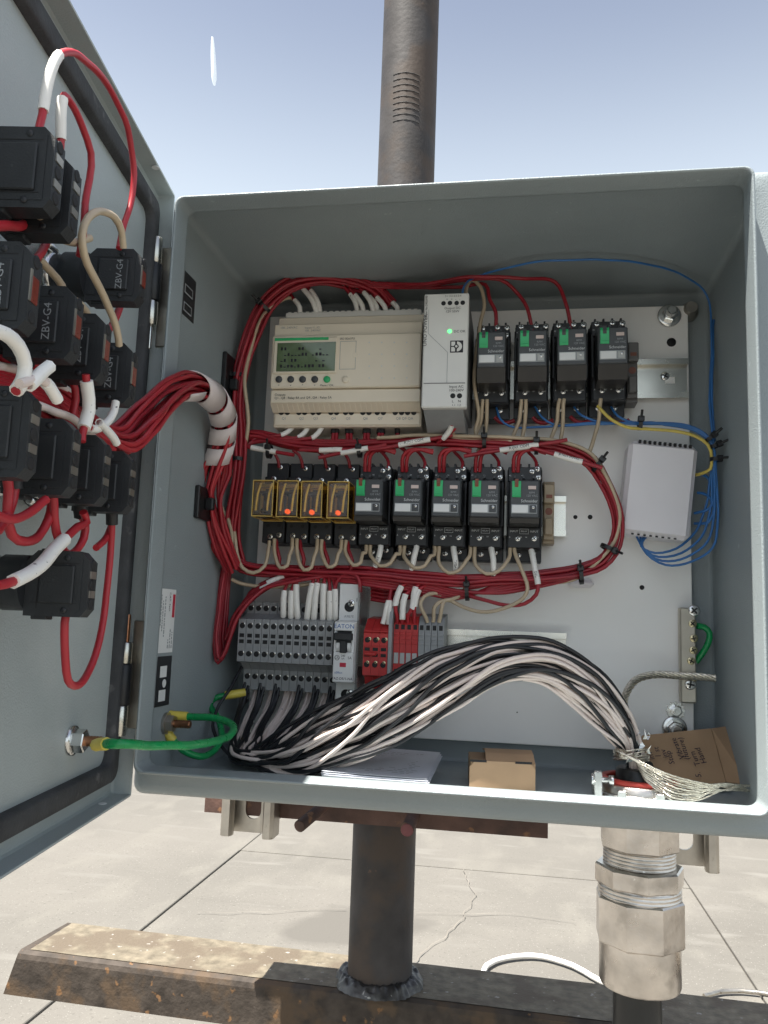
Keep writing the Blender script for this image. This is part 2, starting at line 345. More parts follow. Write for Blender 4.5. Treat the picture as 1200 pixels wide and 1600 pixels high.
# a cross-head screw, one mesh shared by all; unit radius, head towards -Y
def _screw_mesh(m):
    b = MB(); b.lathe((0, 0, 0), (0, -1, 0), [(0, 1), (.32, 1), (.5, .8), (.56, .45), (.57, .01)], 14, True); b.cur = 1
    b.box(-.62, .62, -.60, -.5, -.13, .13); b.box(-.13, .13, -.602, -.5, -.62, .62)
    o = b.build('screw_source', [m, 'dark']); me = o.data; bpy.data.objects.remove(o); return me
SCREW = {m: _screw_mesh(m) for m in ('bright', 'brass', 'zinc')}
def screw(parent, x, y, z, r, m='bright', name='screw', rot=None, Mx=None):
    o = bpy.data.objects.new(name, SCREW[m])
    Mw = (Mx if Mx is not None else Matrix.Identity(4)) @ Matrix.Translation((x, y, z)) @ Matrix.Rotation(random.uniform(0, 1.5) if rot is None else rot, 4, 'Y') @ Matrix.Scale(r, 4)
    return reg(o, parent, Mw)
def dev(X, Z):                                            # device frame in mm: x right, o out of the panel, z up
    return Matrix.Translation((X/1000, PD, Z/1000)) @ Matrix.Diagonal((.001, -.001, .001, 1))
def devroot(name, X, Z, label, cat, group=None): return empty(name, (X/1000, PD, Z/1000), label, cat, group)
# ================================================================== SETTING: ground of concrete slabs
ZG = -1.2
gb = MB(); gb.add([(-3000, -3000, ZG-.012), (3000, -3000, ZG-.012), (3000, 3000, ZG-.012), (-3000, 3000, ZG-.012)], [(0, 1, 2, 3)])
ground = gb.build('ground', 'joint', recalc=False, kind='structure'); tag(ground, label='pale concrete yard paving laid in square slabs')
XA, XB, YT = -1.287, 1.157, 4.137; SW = XB-XA
slab_me = None
for i in range(-8, 9):
    for j in range(-5, 12):
        cx, cy = XA+SW*(i+.5), YT+SW*(j+.5)
        if slab_me is None:
            h = SW/2-.0026; sb = MB(); sb.box(-h, h, -h, h, -.14, 0, .003); s0 = sb.build('slab_source', 'concrete'); slab_me = s0.data
            slab_off = WM[s0.name].translation.copy(); bpy.data.objects.remove(s0)
        reg(bpy.data.objects.new('slab', slab_me), ground, Matrix.Translation((cx, cy, ZG+.003*math.sin(i*3.1+j*1.7))) @ Matrix.Translation(slab_off))
far = MB(); g = SW*9-.3
for k, (x0, x1, y0, y1) in enumerate(((-3000, 3000, YT+SW*12, 3000), (-3000, 3000, -3000, YT-SW*5), (-3000, XA-SW*8, YT-SW*5, YT+SW*12), (XA+SW*9, 3000, YT-SW*5, YT+SW*12))):
    far.add([(x0, y0, ZG-.004), (x1, y0, ZG-.004), (x1, y1, ZG-.004), (x0, y1, ZG-.004)], [(0, 1, 2, 3)])
far.build('far_paving', 'concrete', ground, recalc=False)
def crack(px, wd):
    pts = [pZ(u, v, ZG+.008) for u, v in px]; c = []
    for i in range(len(pts)-1):
        for k in range(8): p = pts[i].lerp(pts[i+1], k/8); c.append(p+Vector((noise.noise(p*9)*.03, noise.noise(p*9+Vector((7, 1, 2)))*.03, 0)))
    c.append(pts[-1]); vs, fs = [], []
    for i, p in enumerate(c):
        d = (c[min(i+1, len(c)-1)]-c[max(i-1, 0)]).normalized(); s = Vector((-d.y, d.x, 0))*wd*(.4+abs(noise.noise(p*23)))
        vs += [p+s, p-s]
    for i in range(len(c)-1): fs.append((2*i, 2*i+1, 2*i+3, 2*i+2))
    b = MB(); b.add(vs, fs); b.build('crack', 'joint', ground, recalc=False)
crack([(725, 1357), (735, 1375), (742, 1399), (725, 1430), (690, 1465), (650, 1491), (640, 1510)], .0024)
crack([(300, 1426), (420, 1424), (540, 1420)], .0022)
crack([(650, 1425), (800, 1428), (900, 1440)], .002)
# contrail high in the sky
b = MB(); p0, p1 = CAM+ray(332, 58)*6000, CAM+ray(335, 133)*6000
b.tube([p0.lerp(p1, k/8) for k in range(9)], [8, 12, 15, 17, 18, 19, 20, 18, 9], 10)
b.build('contrail', 'trail', recalc=False, label='short white contrail streak in the blue sky', cat='contrail')
# white hose on the ground
hp = [pZ(u, v, ZG+.014) for u, v in [(985, 1560), (930, 1528), (890, 1507), (840, 1494), (790, 1497), (762, 1508), (752, 1530)]]
wire(hp, .0105, 'hose', 'white hose lying in a curve on the concrete behind the beam', name='hose', cat='hose', sides=10)
hp = [pZ(u, v, ZG+.012) for u, v in [(1100, 1556), (1130, 1549), (1165, 1549), (1215, 1556), (1300, 1580)]]
wire(hp, .008, 'galv', 'thin grey cable on the concrete at the right edge', name='ground_cable', cat='cable')
# ================================================================== steel frame: beam, pole, angle bar, rods
BR = Matrix.Translation((.1345, .3, -.2245)) @ Matrix.Rotation(math.radians(-1.6), 4, 'Z')
beam = empty('steel_beam', None, 'rusty steel channel beam lying flat under the pole', 'beam', Mw=BR)
b = MB(BR); y0, y1, x0, x1 = -.032, .0555, -.372, 1.25
prof = [(y0, -.042), (y0, -.007), (y0+.0015, -.0025), (y0+.006, 0), (y1-.004, 0), (y1, -.004), (y1, -.042), (y1-.006, -.042), (y1-.006, -.009), (y0+.007, -.009), (y0+.006, -.042)]
prof = prof[::-1]
def seg_prof(b, prof, xs, jit):
    n = len(prof); vs, fs = [], []
    for i, x in enumerate(xs):
        for (py, pz) in prof: vs.append((x+(jit(pz, py) if i == 0 else 0), py, pz))
    for i in range(len(xs)-1):
        for k in range(n): fs.append((i*n+k, i*n+(k+1) % n, (i+1)*n+(k+1) % n, (i+1)*n+k))
    fs.append(list(range(n))); b.add(vs, fs)
seg_prof(b, prof, [x0, -.2, 0, .2, .5, x1], lambda z, y: .006*math.sin((z+.02)*75)-.006+.004*math.sin(y*60))
b.build('channel', 'beam', beam)
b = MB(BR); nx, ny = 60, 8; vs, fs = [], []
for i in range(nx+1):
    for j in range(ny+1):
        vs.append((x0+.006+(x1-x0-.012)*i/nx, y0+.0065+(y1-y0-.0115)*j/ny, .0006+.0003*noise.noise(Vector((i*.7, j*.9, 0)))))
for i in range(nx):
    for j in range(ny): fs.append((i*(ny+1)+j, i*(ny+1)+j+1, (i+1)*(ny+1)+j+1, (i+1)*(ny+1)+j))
b.add(vs, fs); b.build('top_sheet', 'beamtop', beam, recalc=False)
b = MB(BR); b.box(1.12, 1.2, -.026, .05, ZG+.2245, -.043, .004); b.build('post', 'beam', beam)
PX, PYC, PR = .1272, .300, .0312
pole = empty('steel_pole', (PX, PYC, -.2245), 'dark rusty round steel pole standing on the beam behind the enclosure', 'pole')
b = MB(); b.lathe((PX, PYC, -.224), (-.0008, 0, 1), [(0, PR), (.25, PR), (.6, PR), (1.0, PR), (1.6, PR), (2.3, PR)], 48); b.build('pipe', 'pipe', pole)
b = MB(); n, m_ = 120, 12; vs, fs = [], []
for i in range(n):
    a = 2*math.pi*i/n; cv = Vector((math.cos(a), math.sin(a), 0)); k = noise.noise(cv*2.2+Vector((0, 0, 1)))*.5+.5; lump = abs(noise.noise(cv*7+Vector((3, 1, 0))))
    wv = .008+.008*k+.004*lump; hv = .006+.004*k+.004*lump
    for j in range(m_):
        t = j/(m_-1); rr = PR-.001+wv*(1-t)**.8; zz = -.2240+hv*math.sin(t*1.5708)**.9
        vs.append((PX+rr*math.cos(a), PYC+rr*math.sin(a), zz+.0030*noise.noise(Vector((cv.x*9, cv.y*9, t*3)))*math.sin(t*3.0)))
for i in range(n):
    for j in range(m_-1): fs.append((i*m_+j, ((i+1) % n)*m_+j, ((i+1) % n)*m_+j+1, i*m_+j+1))
b.add(vs, fs, True); b.build('weld_bead', 'weld', pole)
b = MB()
for k in range(9):                                        # shallow saw cuts high on the front of the pole
    v = 116+k*9.2; c = [pY(u, v+3.5*math.sin((u-612)/46*3.14)*-.6, .2694+.0006) for u in (613, 623, 635, 647, 657)]
    for p in c: d = Vector((p.x-PX+.0007, p.y-PYC, 0)).normalized(); p.x, p.y = PX-.0007+d.x*(PR+.0002), PYC+d.y*(PR+.0002)
    b.tube(c, .0004, 5)
b.build('saw_cuts', 'dark', pole, recalc=False)
bar = MB(); bar.prism([(.2265, -.030), (.2265, -.0625), (.2325, -.0625), (.2325, -.036), (.2680, -.036), (.2680, -.030)], -.033, .283, 0)
bar.build('angle_bar', 'rust', None, label='rusty flat angle bar under the back of the enclosure', cat='angle bar')
def rod(p0, p1, r, lab, endm):
    t = empty('steel_rod', p1, lab, 'rod'); b = MB(); b.cyl(p1, p0, r, 16); b.build('shaft', 'rust', t); d = (p0-p1).normalized()
    b = MB(); b.lathe(p0, d, [(0, r*.97), (.0006, r*.9)], 16, False); b.build('cut_end', endm, t)
rod(pY(468, 1291, .175), pY(512, 1254, .2255), .0052, 'round steel rod stub slanting out beside the left bracket', 'rust')
rod(pY(636, 1297, .185), pY(646, 1274, .2255), .0056, 'round steel rod stub with red end in front of the pole', 'primer')
def strut(X0, X1, ztop, zbot, lab):
    t = empty('strut_bracket', ((X0+X1)/2, .2150, zbot), lab, 'bracket', 'galvanised strut brackets under the enclosure'); w_ = X1-X0; n = 10
    y0, y1 = .2035, .2255; cx = (X0+X1)/2
    for sx, xx in ((-1, X0), (1, X1)):                    # rolled side flanges reaching forward
        b = MB(); o = [(xx, y1), (xx, y0+.003), (xx-sx*.0028, y0), (xx-sx*.0085, y0), (xx-sx*.0105, y0+.004), (xx-sx*.0105, y0+.009), (xx-sx*.0085, y0+.009), (xx-sx*.0080, y0+.004), (xx-sx*.003, y0+.004), (xx-sx*.0025, y1)]
        b.prism(o, zbot, ztop, 2); b.build('side_flange', 'galv', t)
    b = MB(); sw, s0, s1 = .0075, zbot+.012, zbot+.040    # web with a round-ended slot
    out = [(X0+.0026, zbot), (X1-.0026, zbot), (X1-.0026, ztop), (X0+.0026, ztop)]
    inn = [(cx+sw*math.cos(a), s0+sw+sw*math.sin(a)) for a in [math.pi+math.pi*k/n for k in range(n+1)]]+[(cx+sw*math.cos(a), s1-sw+sw*math.sin(a)) for a in [math.pi*k/n for k in range(n+1)]]
    vs = [];
    for yy in (y1-.0024, y1-.0001): vs += [(x, yy, z) for x, z in out+inn]
    N_ = len(out)+len(inn); fs = []
    h = n+1
    low = [0, 1]+[4+h-1-k for k in range(h)]; top = [2, 3]+[4+2*h-1-k for k in range(h)]
    r_ = [1, 2, 4+h, 4+h-1]; l_ = [3, 0, 4, 4+2*h-1]
    for off in (0, N_):
        for f in (low, top, r_, l_): fs.append([i+off for i in f])
    for k in range(2*h): fs.append((4+k, 4+(k+1) % (2*h), N_+4+(k+1) % (2*h), N_+4+k))
    fs.append((0, 1, N_+1, N_))
    b.add(vs, fs); b.build('slotted_web', 'galv', t)
strut(-.009, .0405, .42, -.0765, 'galvanised slotted strut bracket under the left of the enclosure')
strut(.372, .4206, .42, -.0745, 'galvanised slotted strut bracket behind the cable gland')
# ================================================================== enclosure: shell, lip, door
enc = empty('enclosure', (W/2, DEPTH/2, 0), 'open grey painted steel control enclosure on the pole', 'enclosure')
def ring(L, R_, B, T, y, rc, n=5):
    x0, x1, z0, z1 = L, W-R_, B, H-T; out = []
    for cx, cz, a0 in ((x1-rc, z1-rc, 0), (x0+rc, z1-rc, 90), (x0+rc, z0+rc, 180), (x1-rc, z0+rc, 270)):
        for k in range(n+1): a = math.radians(a0+90*k/n); out.append((cx+rc*math.cos(a), y, cz+rc*math.sin(a)))
    return out
def loft(b, rings, close0=False, close1=False, smooth=True):
    n = len(rings[0]); vs = [p for r in rings for p in r]; fs = []
    for i in range(len(rings)-1):
        for k in range(n): fs.append((i*n+k, i*n+(k+1) % n, (i+1)*n+(k+1) % n, (i+1)*n+k))
    if close0: fs.append(list(range(n)))
    if close1: fs.append([(len(rings)-1)*n+k for k in range(n)])
    b.add(vs, fs, smooth)
CL, CR, CB, CT, LIP = .0121, .0231, .0195, .0106, .020
lip = lambda d: (CL+d, CR+d, CB+d, CT+d)
b = MB(); u4 = lambda d: (d, d, d, d)
loft(b, [ring(*u4(0), DEPTH+.0018, .007), ring(*u4(0), .0065, .007), ring(*u4(.0004), .0040, .007), ring(*u4(.0019), .0016, .007), ring(*u4(.0042), .0003, .007), ring(*u4(.007), 0, .007)], True)
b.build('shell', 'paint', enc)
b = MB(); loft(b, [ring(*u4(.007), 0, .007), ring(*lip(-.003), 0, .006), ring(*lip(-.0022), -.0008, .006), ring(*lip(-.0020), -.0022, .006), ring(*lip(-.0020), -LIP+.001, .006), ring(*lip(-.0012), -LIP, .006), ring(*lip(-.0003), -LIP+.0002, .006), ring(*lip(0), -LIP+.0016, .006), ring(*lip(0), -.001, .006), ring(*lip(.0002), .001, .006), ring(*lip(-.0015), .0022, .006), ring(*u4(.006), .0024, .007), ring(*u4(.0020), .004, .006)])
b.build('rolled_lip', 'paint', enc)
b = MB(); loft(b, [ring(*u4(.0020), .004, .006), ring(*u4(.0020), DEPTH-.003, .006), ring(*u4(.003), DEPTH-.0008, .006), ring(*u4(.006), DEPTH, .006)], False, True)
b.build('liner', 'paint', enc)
# studs and nuts at the corners of the back wall, carrying the panel
for (u, v) in ((1045, 495), (1053, 1138), (388, 1143)):
    p = P(u, v, 0); b = MB()
    b.lathe((p.x, PD-.0007, p.z), (0, -1, 0), [(0, .0100), (.0022, .0100), (.0028, .0092), (.0028, .0065)], 28)
    b.lathe((p.x, PD-.0035, p.z), (0, -1, 0), [(0, .0068), (.0055, .0068), (.0062, .006)], 6, False); b.lathe((p.x, PD-.004, p.z), (0, -1, 0), [(0, .0042), (.012, .0042), (.013, .0034)], 16)
    b.build('mounting_nut', 'bright', enc)
p = pY(1080, 481, .185); b = MB(); b.lathe((p.x, .198, p.z), (0, -1, 0), [(0, .008), (.004, .008), (.005, .006), (.013, .006), (.015, .005)], 20); b.build('wall_bolt', 'galv', enc)
# stickers on the left inner wall
def wall_quad(name, m, Y0, Y1, Z0, Z1, parent=None, x=.0023):
    b = MB(); b.box(x-.0002, x, Y0, Y1, Z0, Z1); return b.build(name, m, parent or enc)
def wall_text(s, size, Y, Z, rot, ink, parent):            # writing on the left wall, facing +X
    Mx = Matrix.Translation((.0026, Y, Z)) @ Matrix(((0, 0, 1, 0), (1, 0, 0, 0), (0, 1, 0, 0), (0, 0, 0, 1))) @ Matrix.Rotation(rot, 4, 'Z')
    text(s, size, Mx, ink, parent)
st = wall_quad('rating_sticker', 'label', .0190, .0475, .0925, .1385); wall_quad('red_logo', 'redink', .0425, .0465, .1180, .1350, st, .0025)
wall_text('CAT. NO.', .0034, .0372, .1290, -math.pi/2, 'ink', st)
b = MB(); rl_ = random.Random(8)
for Yc, za, zb in ((.0300, .104, .133), (.0262, .108, .130), (.0232, .112, .134), (.0445, .0955, .1080), (.0412, .0955, .1100), (.0380, .0955, .1020)):
    z = za
    while z < zb: l_ = rl_.uniform(.0008, .0030); b.box(.0024, .00255, Yc-.0006, Yc+.0006, z, min(zb, z+l_)); z += l_+.0007
b.build('small_print', 'greyink', st)
st = wall_quad('symbol_sticker', 'black', .0190, .0480, .0545, .0900)
for z in (.0790, .0620): wall_quad('white_square', 'label', .0290, .0400, z-.004, z+.004, st, .0025)
b = MB(); b.lathe((.0023, .0370, .0705), (1, 0, 0), [(0, .003), (.0003, .003)], 14); b.build('white_dot', 'label', st)
st = wall_quad('black_sticker', 'black', .0195, .0455, .3450, .3790)
for z in (.3660, .3520): wall_quad('white_outline', 'greyink', .0250, .0400, z-.0035, z+.0035, st, .0025); wall_quad('dark_square', 'black', .0262, .0388, z-.0026, z+.0026, st, .0026)
# hinges: chrome barrels, black knuckle, pin
def hinge(px, zs):
    hx, hy = -.0040, -.0135; t = MB()
    t.box(hx+.001, .0105, -.0065, -.0050, zs[0]+.004, zs[-1]-.004, .0005)
    hb = t.build('hinge_leaf', 'galv', enc)
    for z0, z1, m, r in px:
        b = MB(); b.lathe((hx, hy, z0), (0, 0, 1), [(0, r*.9), (.0006, r), (z1-z0-.0006, r), (z1-z0, r*.9)], 20); b.build('hinge_barrel' if m != 'copper' else 'hinge_pin', m, hb)
def hz(v, u): return pY(u, v, -.0135).z
z = [hz(v, u) for v, u in ((372, 247), (412, 246), (470, 242), (508, 240), (545, 237))]
hinge([(z[1], z[0], 'zinc', .0044), (z[2], z[1]-.0003, 'black', .0052), (z[3], z[2]-.0003, 'zinc', .0044), (z[4], z[3], 'bright', .0018)], (z[4], z[0]))
z = [hz(v, u) for v, u in ((960, 203), (1004, 201), (1037, 200), (1102, 197), (1150, 194))]
hinge([(z[1], z[0], 'copper', .0019), (z[2], z[1], 'zinc', .0044), (z[3], z[2]-.0003, 'black', .0052), (z[4], z[3]-.0003, 'zinc', .0044)], (z[4], z[0]))
# door, swung open to the left
DF, DW, DE0, DE1 = -.0115, .0022, .0035, .440                 # face offset, flange edge offset, hinge edge, free edge
def dring(i, wv, rc, n=4):
    x0, x1, z0, z1 = DE0+i, DE1-i, -.0005+i, H+.0012-i; out = []
    for cx, cz, a0 in ((x1-rc, z1-rc, 0), (x0+rc, z1-rc, 90), (x0+rc, z0+rc, 180), (x1-rc, z0+rc, 270)):
        for k in range(n+1): a = math.radians(a0+90*k/n); out.append((cx+rc*math.cos(a), wv, cz+rc*math.sin(a)))
    return out
b = MB(DOORM)
loft(b, [dring(.002, DF-.0016, .002), dring(.0004, DF-.0008, .002), dring(0, DF+.001, .002), dring(0, DW-.0004, .002), dring(.0005, DW, .0016), dring(.0014, DW-.0003, .0012), dring(.0016, DF+.002, .0012), dring(.0026, DF+.0004, .0012), dring(.004, DF, .0012)], True, True, False)
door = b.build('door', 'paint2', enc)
b = MB(DOORM)
def gring(i, wv, rc=.008):
    x0, x1, z0, z1 = .0105+i, DE1-.010-i, .0108+i, H-.0100-i; out = []
    for cx, cz, a0 in ((x1-rc, z1-rc, 0), (x0+rc, z1-rc, 90), (x0+rc, z0+rc, 180), (x1-rc, z0+rc, 270)):
        for k in range(7): a = math.radians(a0+90*k/6); out.append((cx+rc*math.cos(a), wv, cz+rc*math.sin(a)))
    return out
loft(b, [gring(0, DF), gring(.0003, DF+.0050), gring(.0018, DF+.0064), gring(.0105, DF+.0064), gring(.0120, DF+.0050), gring(.0122, DF)])
b.build('gasket', 'rubber', door)
# two small punched holes near the door corners (drawn as solid white discs) and the earth stud
for u, v, Z in ((243, 262, H-.0006),):
    p = pZ(u, v, H-.0012); b = MB(); b.lathe((p.x, p.y, H-.0010), (0, 0, -1), [(0, .0026), (.0004, .0026)], 14); b.build('punched_hole', 'label', door)
p = pZ(160, 1257, .0008); b = MB(); b.lathe((p.x, p.y, .0012), (0, 0, 1), [(0, .0026), (.0004, .0026)], 14); b.build('punched_hole', 'label', door)
# ================================================================== contact blocks on the door
def block(E, zt, h, kind, lab, w0=.012, w1=.040, th=.0095):
    p = dP(E-th/2, DF, zt-h)
    Mw = Matrix.Translation(p) @ DOORM
    t = empty('contact_block', None, lab, 'contact block', 'black contact blocks on the door', Mw=Mw)
    b = MB(DOORM); c = .0045
    b.prism([(w0, zt-h), (w1-c*.6, zt-h), (w1, zt-h+c*.8), (w1, zt-c), (w1-c, zt), (w0+c, zt), (w0, zt-c)], E-th, E-.0003, 0)
    b.box(E-.0004, E, w0+.0015, w1-.0030, zt-h+.003, zt-.0035); b.box(E-th+.001, E-.0012, w0+.003, w0+.010, zt-h-.0015, zt-h+.001, .0004)
    bd = b.build('housing', 'contact', t)
    b = MB(DOORM)
    for zz in ((zt-.0055, zt-h+.0060) if kind == 'plain' else (zt-.0048,)): b.box(E-.0003, E+.00015, w0+.0030, w1-.0045, zz-.0002, zz+.0002)
    b.box(E-.0003, E+.00015, w0+.0055, w0+.0059, zt-h+.0035, zt-.0045); b.build('mould_seam', 'dark', t)
    MB(DOORM).box(E-.0002, E+.0013, w0+.0065, w1-.0062, zt-h*.80, zt-h*.22, .0005).build('raised_panel', 'contact', t)
    for zz in (zt-.0030, zt-h+.0030): MB(DOORM).lathe((E-.0002, w1-.0100, zz), (1, 0, 0), [(0, .0014), (.0005, .0013), (.0006, .0004)], 10).build('face_screw', 'black', t)
    b = MB(DOORM); b.box(E-.0068, E-.0030, w0+.0045, w0+.0085, zt-.0006, zt+.0010, .0004); b.build('clip', 'contact', t)
    b = MB(DOORM); b.lathe((E-th/2, w0+.0155, zt-.0005), (0, 0, 1), [(0, .0021), (.0006, .0021), (.0006, .0012)], 12); b.build('wire_entry', 'dark', t)
    em = E-th/2; k = 3 if kind == 'plain' else 2
    for i in range(k):                                    # terminal holes in the outer edge face
        z = zt-.006-(h-.012)*i/(k-1); b = MB(DOORM); b.lathe((em, w1-.0002, z), (0, 1, 0) if False else (0, 1, 0), [(0, .0026), (.0005, .0026), (.0005, .0018)], 12); b.build('terminal_hole', 'dark', t)
    if kind == 'plain':
        for i in range(2):
            z = zt-.006-(h-.012)*(i+.5)/2; b = MB(DOORM); b.box(em-.003, em+.003, w1-.0002, w1+.0005, z-.0016, z+.0016); b.build('terminal_plate', 'galv', t)
    else:
        b = MB(DOORM); b.box(em-.0026, em+.0026, w1-.0002, w1+.0006, zt-h*.66, zt-h*.36, .0003); b.build('lens', 'lampred', t)
        b = MB(DOORM); b.box(em+.0026, em+.0040, w1-.0002, w1+.0005, zt-h*.66, zt-h*.30); b.build('terminal_plate', 'galv', t)
        X = Vector((0, 0, 1)); Mt = Matrix(((0, -NV.x, EV.x, 0), (0, -NV.y, EV.y, 0), (1, 0, 0, 0), (0, 0, 0, 1)))
        text('ZBV-G4', .0047, Matrix.Translation(dP(E+.0014, w1-.0102, zt-h*.51)) @ Mt, 'greyink', t)
    # collar and button base behind the block, down to the door face
    zc = zt-h/2; b = MB(DOORM); b.lathe((em, DF, zc), (0, 1, 0), [(0, .0135), (.004, .0135), (.0045, .0112), (.012, .0112), (.0125, .0125), (w0-DF, .0125)], 22); b.build('collar', 'black', t)
    b = MB(DOORM); b.lathe((em, DF+.0045, zc), (0, 1, 0), [(0, .0128), (.0025, .0128), (.0028, .0116)], 22); b.build('clamp_ring', 'bright', t)
    for dz in (-.012, .012):
        b = MB(DOORM); b.lathe((em+.004, DF+.006, zc+dz), (1, 0, 0), [(0, .0022), (.009, .0022), (.0095, .0014)], 10); b.build('clamp_screw', 'bright', t)
    return t
block(.274, .3050, .033, 'plain', 'large black contact block at the top left, red sleeved wire entering its top')
block(.257, .3030, .033, 'plain', 'black contact block tucked just behind the topmost one, white sleeve above it')
block(.170, .3050, .028, 'G4', 'marked black block nearest the upper hinge with a tan wire on top')
block(.284, .2535, .033, 'G4', 'marked black block at the left edge, first of the descending row')
block(.244, .2535, .031, 'G4', 'marked black block second in the descending row from the left edge')
block(.211, .2545, .031, 'G4', 'marked black block third in the descending row, white sleeve hanging below')
block(.173, .2540, .031, 'G4', 'marked black block last in the descending row beside the gasket')
block(.274, .2020, .034, 'plain', 'unmarked black block at the left edge, first of the lower row')
block(.235, .1995, .032, 'plain', 'unmarked black block second in the lower row from the left edge')
block(.199, .2010, .032, 'plain', 'unmarked black block third in the lower row')
block(.163, .2010, .031, 'plain', 'unmarked black block last in the lower row beside the red cable bundle')
block(.205, .1468, .029, 'plain', 'single black block lowest on the door with a red loop below')
b = MB(DOORM); b.box(.215, .219, DF+.012, DF+.0235, .262, .292, .0005); b.build('steel_plate', 'zinc', None, label='small bright steel plate standing between the upper contact blocks', cat='plate')
# earth stud on the door
sp = pD(135, 1158, -.002); se, sz = sp.dot(EV), sp.z
t = empty('earth_stud', dP(se, DF, sz), 'copper earth stud with locknut low on the door', 'stud')
b = MB(DOORM); b.lathe((se, DF, sz), (0, 1, 0), [(0, .0085), (.0025, .0085), (.0028, .006)], 24); b.build('tooth_washer', 'bright', t)
b = MB(DOORM); b.lathe((se, DF+.0028, sz), (0, 1, 0), [(0, .0068), (.0058, .0068), (.0064, .006)], 6, False); b.build('nut', 'bright', t)
b = MB(DOORM); b.lathe((se, DF+.0060, sz), (0, 1, 0), [(0, .0032)]+[(.001+k*.0009, .0032-.0004*(k % 2)) for k in range(14)]+[(.0145, .0025)], 16); b.build('thread', 'copper', t)
# ================================================================== mounting panel
X0, X1, Z0, Z1 = .0173, .3985, .0215, .4052
pan = empty('mounting_panel', ((X0+X1)/2, PD, Z0), 'white painted steel back panel inside the enclosure', 'mounting panel')
b = MB(); b.box(X0, X1, PD, PD+.0025, Z0, Z1, .0006); b.build('plate', 'panel', pan)
for u, v, r in ((1049, 535, .0040), (899, 808, .0018), (922, 808, .0020), (1003, 918, .0020), (445, 660, .0009), (808, 1113, .0006)):
    p = P(u, v, 0); b = MB(); b.lathe((p.x, PD-.0002, p.z), (0, -1, 0), [(0, r), (.0002, r), (.0002, r*.2)], 16); b.build('drilled_hole', 'dark', pan)
p = P(1055, 1110, 0)
b = MB(); n = 20; b.lathe((p.x, PD-.0004, p.z), (0, -1, 0), [(0, .0066), (.0010, .0066)], 20, False)
for k in range(12):
    a = k*math.pi/6; b.box(p.x+math.cos(a)*.0068-.0007, p.x+math.cos(a)*.0068+.0007, PD-.0016, PD-.0004, p.z+math.sin(a)*.0068-.0007, p.z+math.sin(a)*.0068+.0007)
b.lathe((p.x, PD-.0014, p.z), (0, -1, 0), [(0, .005), (.004, .005), (.0045, .004)], 6, False); b.lathe((p.x, PD-.004, p.z), (0, -1, 0), [(0, .0028), (.006, .0028)], 14); b.build('tooth_nut', 'bright', pan)
# DIN rails
def rail(x0, x1, zc, lab, scr):
    t = empty('din_rail', ((x0+x1)/2, PD, zc), lab, 'din rail', 'zinc din rails on the panel'); b = MB(); th = .001
    def prof(o): return o
    pr = [(-.0175, .0075), (-.0125, .0075), (-.0125, .001), (.0125, .001), (.0125, .0075), (.0175, .0075), (.0175, .0065), (.0135, .0065), (.0135, .0001), (-.0135, .0001), (-.0135, .0065), (-.0175, .0065)]
    b.prism([(PD-o, zc+z) for z, o in pr], x0, x1, 0); b.build('profile', 'zinc', t)
    for sx in scr:
        b = MB(); b.box(sx+.002, sx+.010, PD-.0012, PD-.0010, zc-.0028, zc+.0028); b.build('slot', 'panel', t); screw(t, sx, PD-.001, zc, .0042, 'bright')
rail(.045, .3967, .3372, 'zinc DIN rail of the top row with a round screw at its right end', [.3765])
rail(.030, .2945, .2157, 'zinc DIN rail of the middle row ending in a short bright stub', [])
rail(.020, .2953, .0985, 'zinc DIN rail of the bottom row, bare to the right of the terminals', [])
# ================================================================== logic controller
def rc(u0, u1, v0, v1, o): 
    um, vm = (u0+u1)/2, (v0+v1)/2; return P(u0, vm, o).x, P(u1, vm, o).x, P(um, v1, o).z, P(um, v0, o).z
def fb(b, x0, x1, o0, o1, z0, z1, bv=0): return b.box(x0/1000, x1/1000, PD-o1/1000, PD-o0/1000, z0/1000, z1/1000, bv/1000)
plc = empty('logic_controller', (.105, PD, .335), 'wide beige programmable controller with a green display and five buttons', 'controller')
b = MB(); fb(b, 40.2, 171.2, 7.6, 45, 286, 386, .8); b.build('housing', 'beige', plc)
b = MB(); fb(b, 40.0, 171.0, 45.1, 55, 364.5, 376, .8); b.build('upper_cover', 'beige', plc)
b = MB(); fb(b, 40.0, 171.2, 45.1, 60, 317, 364.3, 1.2); face = b.build('front_cover', 'beige', plc)
b = MB(); fb(b, 40.0, 171.2, 45.1, 56.5, 304.5, 316.4, .8); b.build('lower_cover', 'beige', plc)
b = MB(); b.prism([(PD-.0452, .3043), (PD-.0562, .3043), (PD-.0475, .2985), (PD-.0452, .2985)], .0402, .1710, 0); rib = b.build('ribbed_edge', 'beige', plc)
for k in range(28):
    x = .044+k*.0046; b = MB(); b.prism([(PD-.0562, .3041), (PD-.0568, .3038), (PD-.0482, .2984), (PD-.0474, .2987)], x, x+.0022, 0); b.build('rib', 'beige', rib)
b = MB(); fb(b, 42, 170, 45.05, 46.2, 287.5, 297.5, .3); strip = b.build('terminal_strip', 'beige', plc)
for u in (439.5, 449, 467, 476, 489, 498, 517, 526, 540, 549, 567, 576.5, 589.5, 599, 617.5, 627.5, 637, 646.5):
    p = P(u, 644.5, 46.3); b = MB(); b.lathe((p.x, PD-.0462, p.z), (0, -1, 0), [(0, .0024), (.0002, .0024)], 12); b.build('screw_recess', 'dark', plc); screw(plc, p.x, PD-.0461, p.z, .0016, 'brass', rot=.5)
for i, u in enumerate((444, 471, 493, 521, 544, 571, 594, 632)):
    p = P(u, 654, 46.4); text(('Q1', 'Q2', 'Q3', 'Q4', 'Q5', 'Q6', 'Q7', 'Q8 Q9 QA')[i], .0032, front(p.x, PD-.0465, p.z), 'greyink', plc)
b = MB()
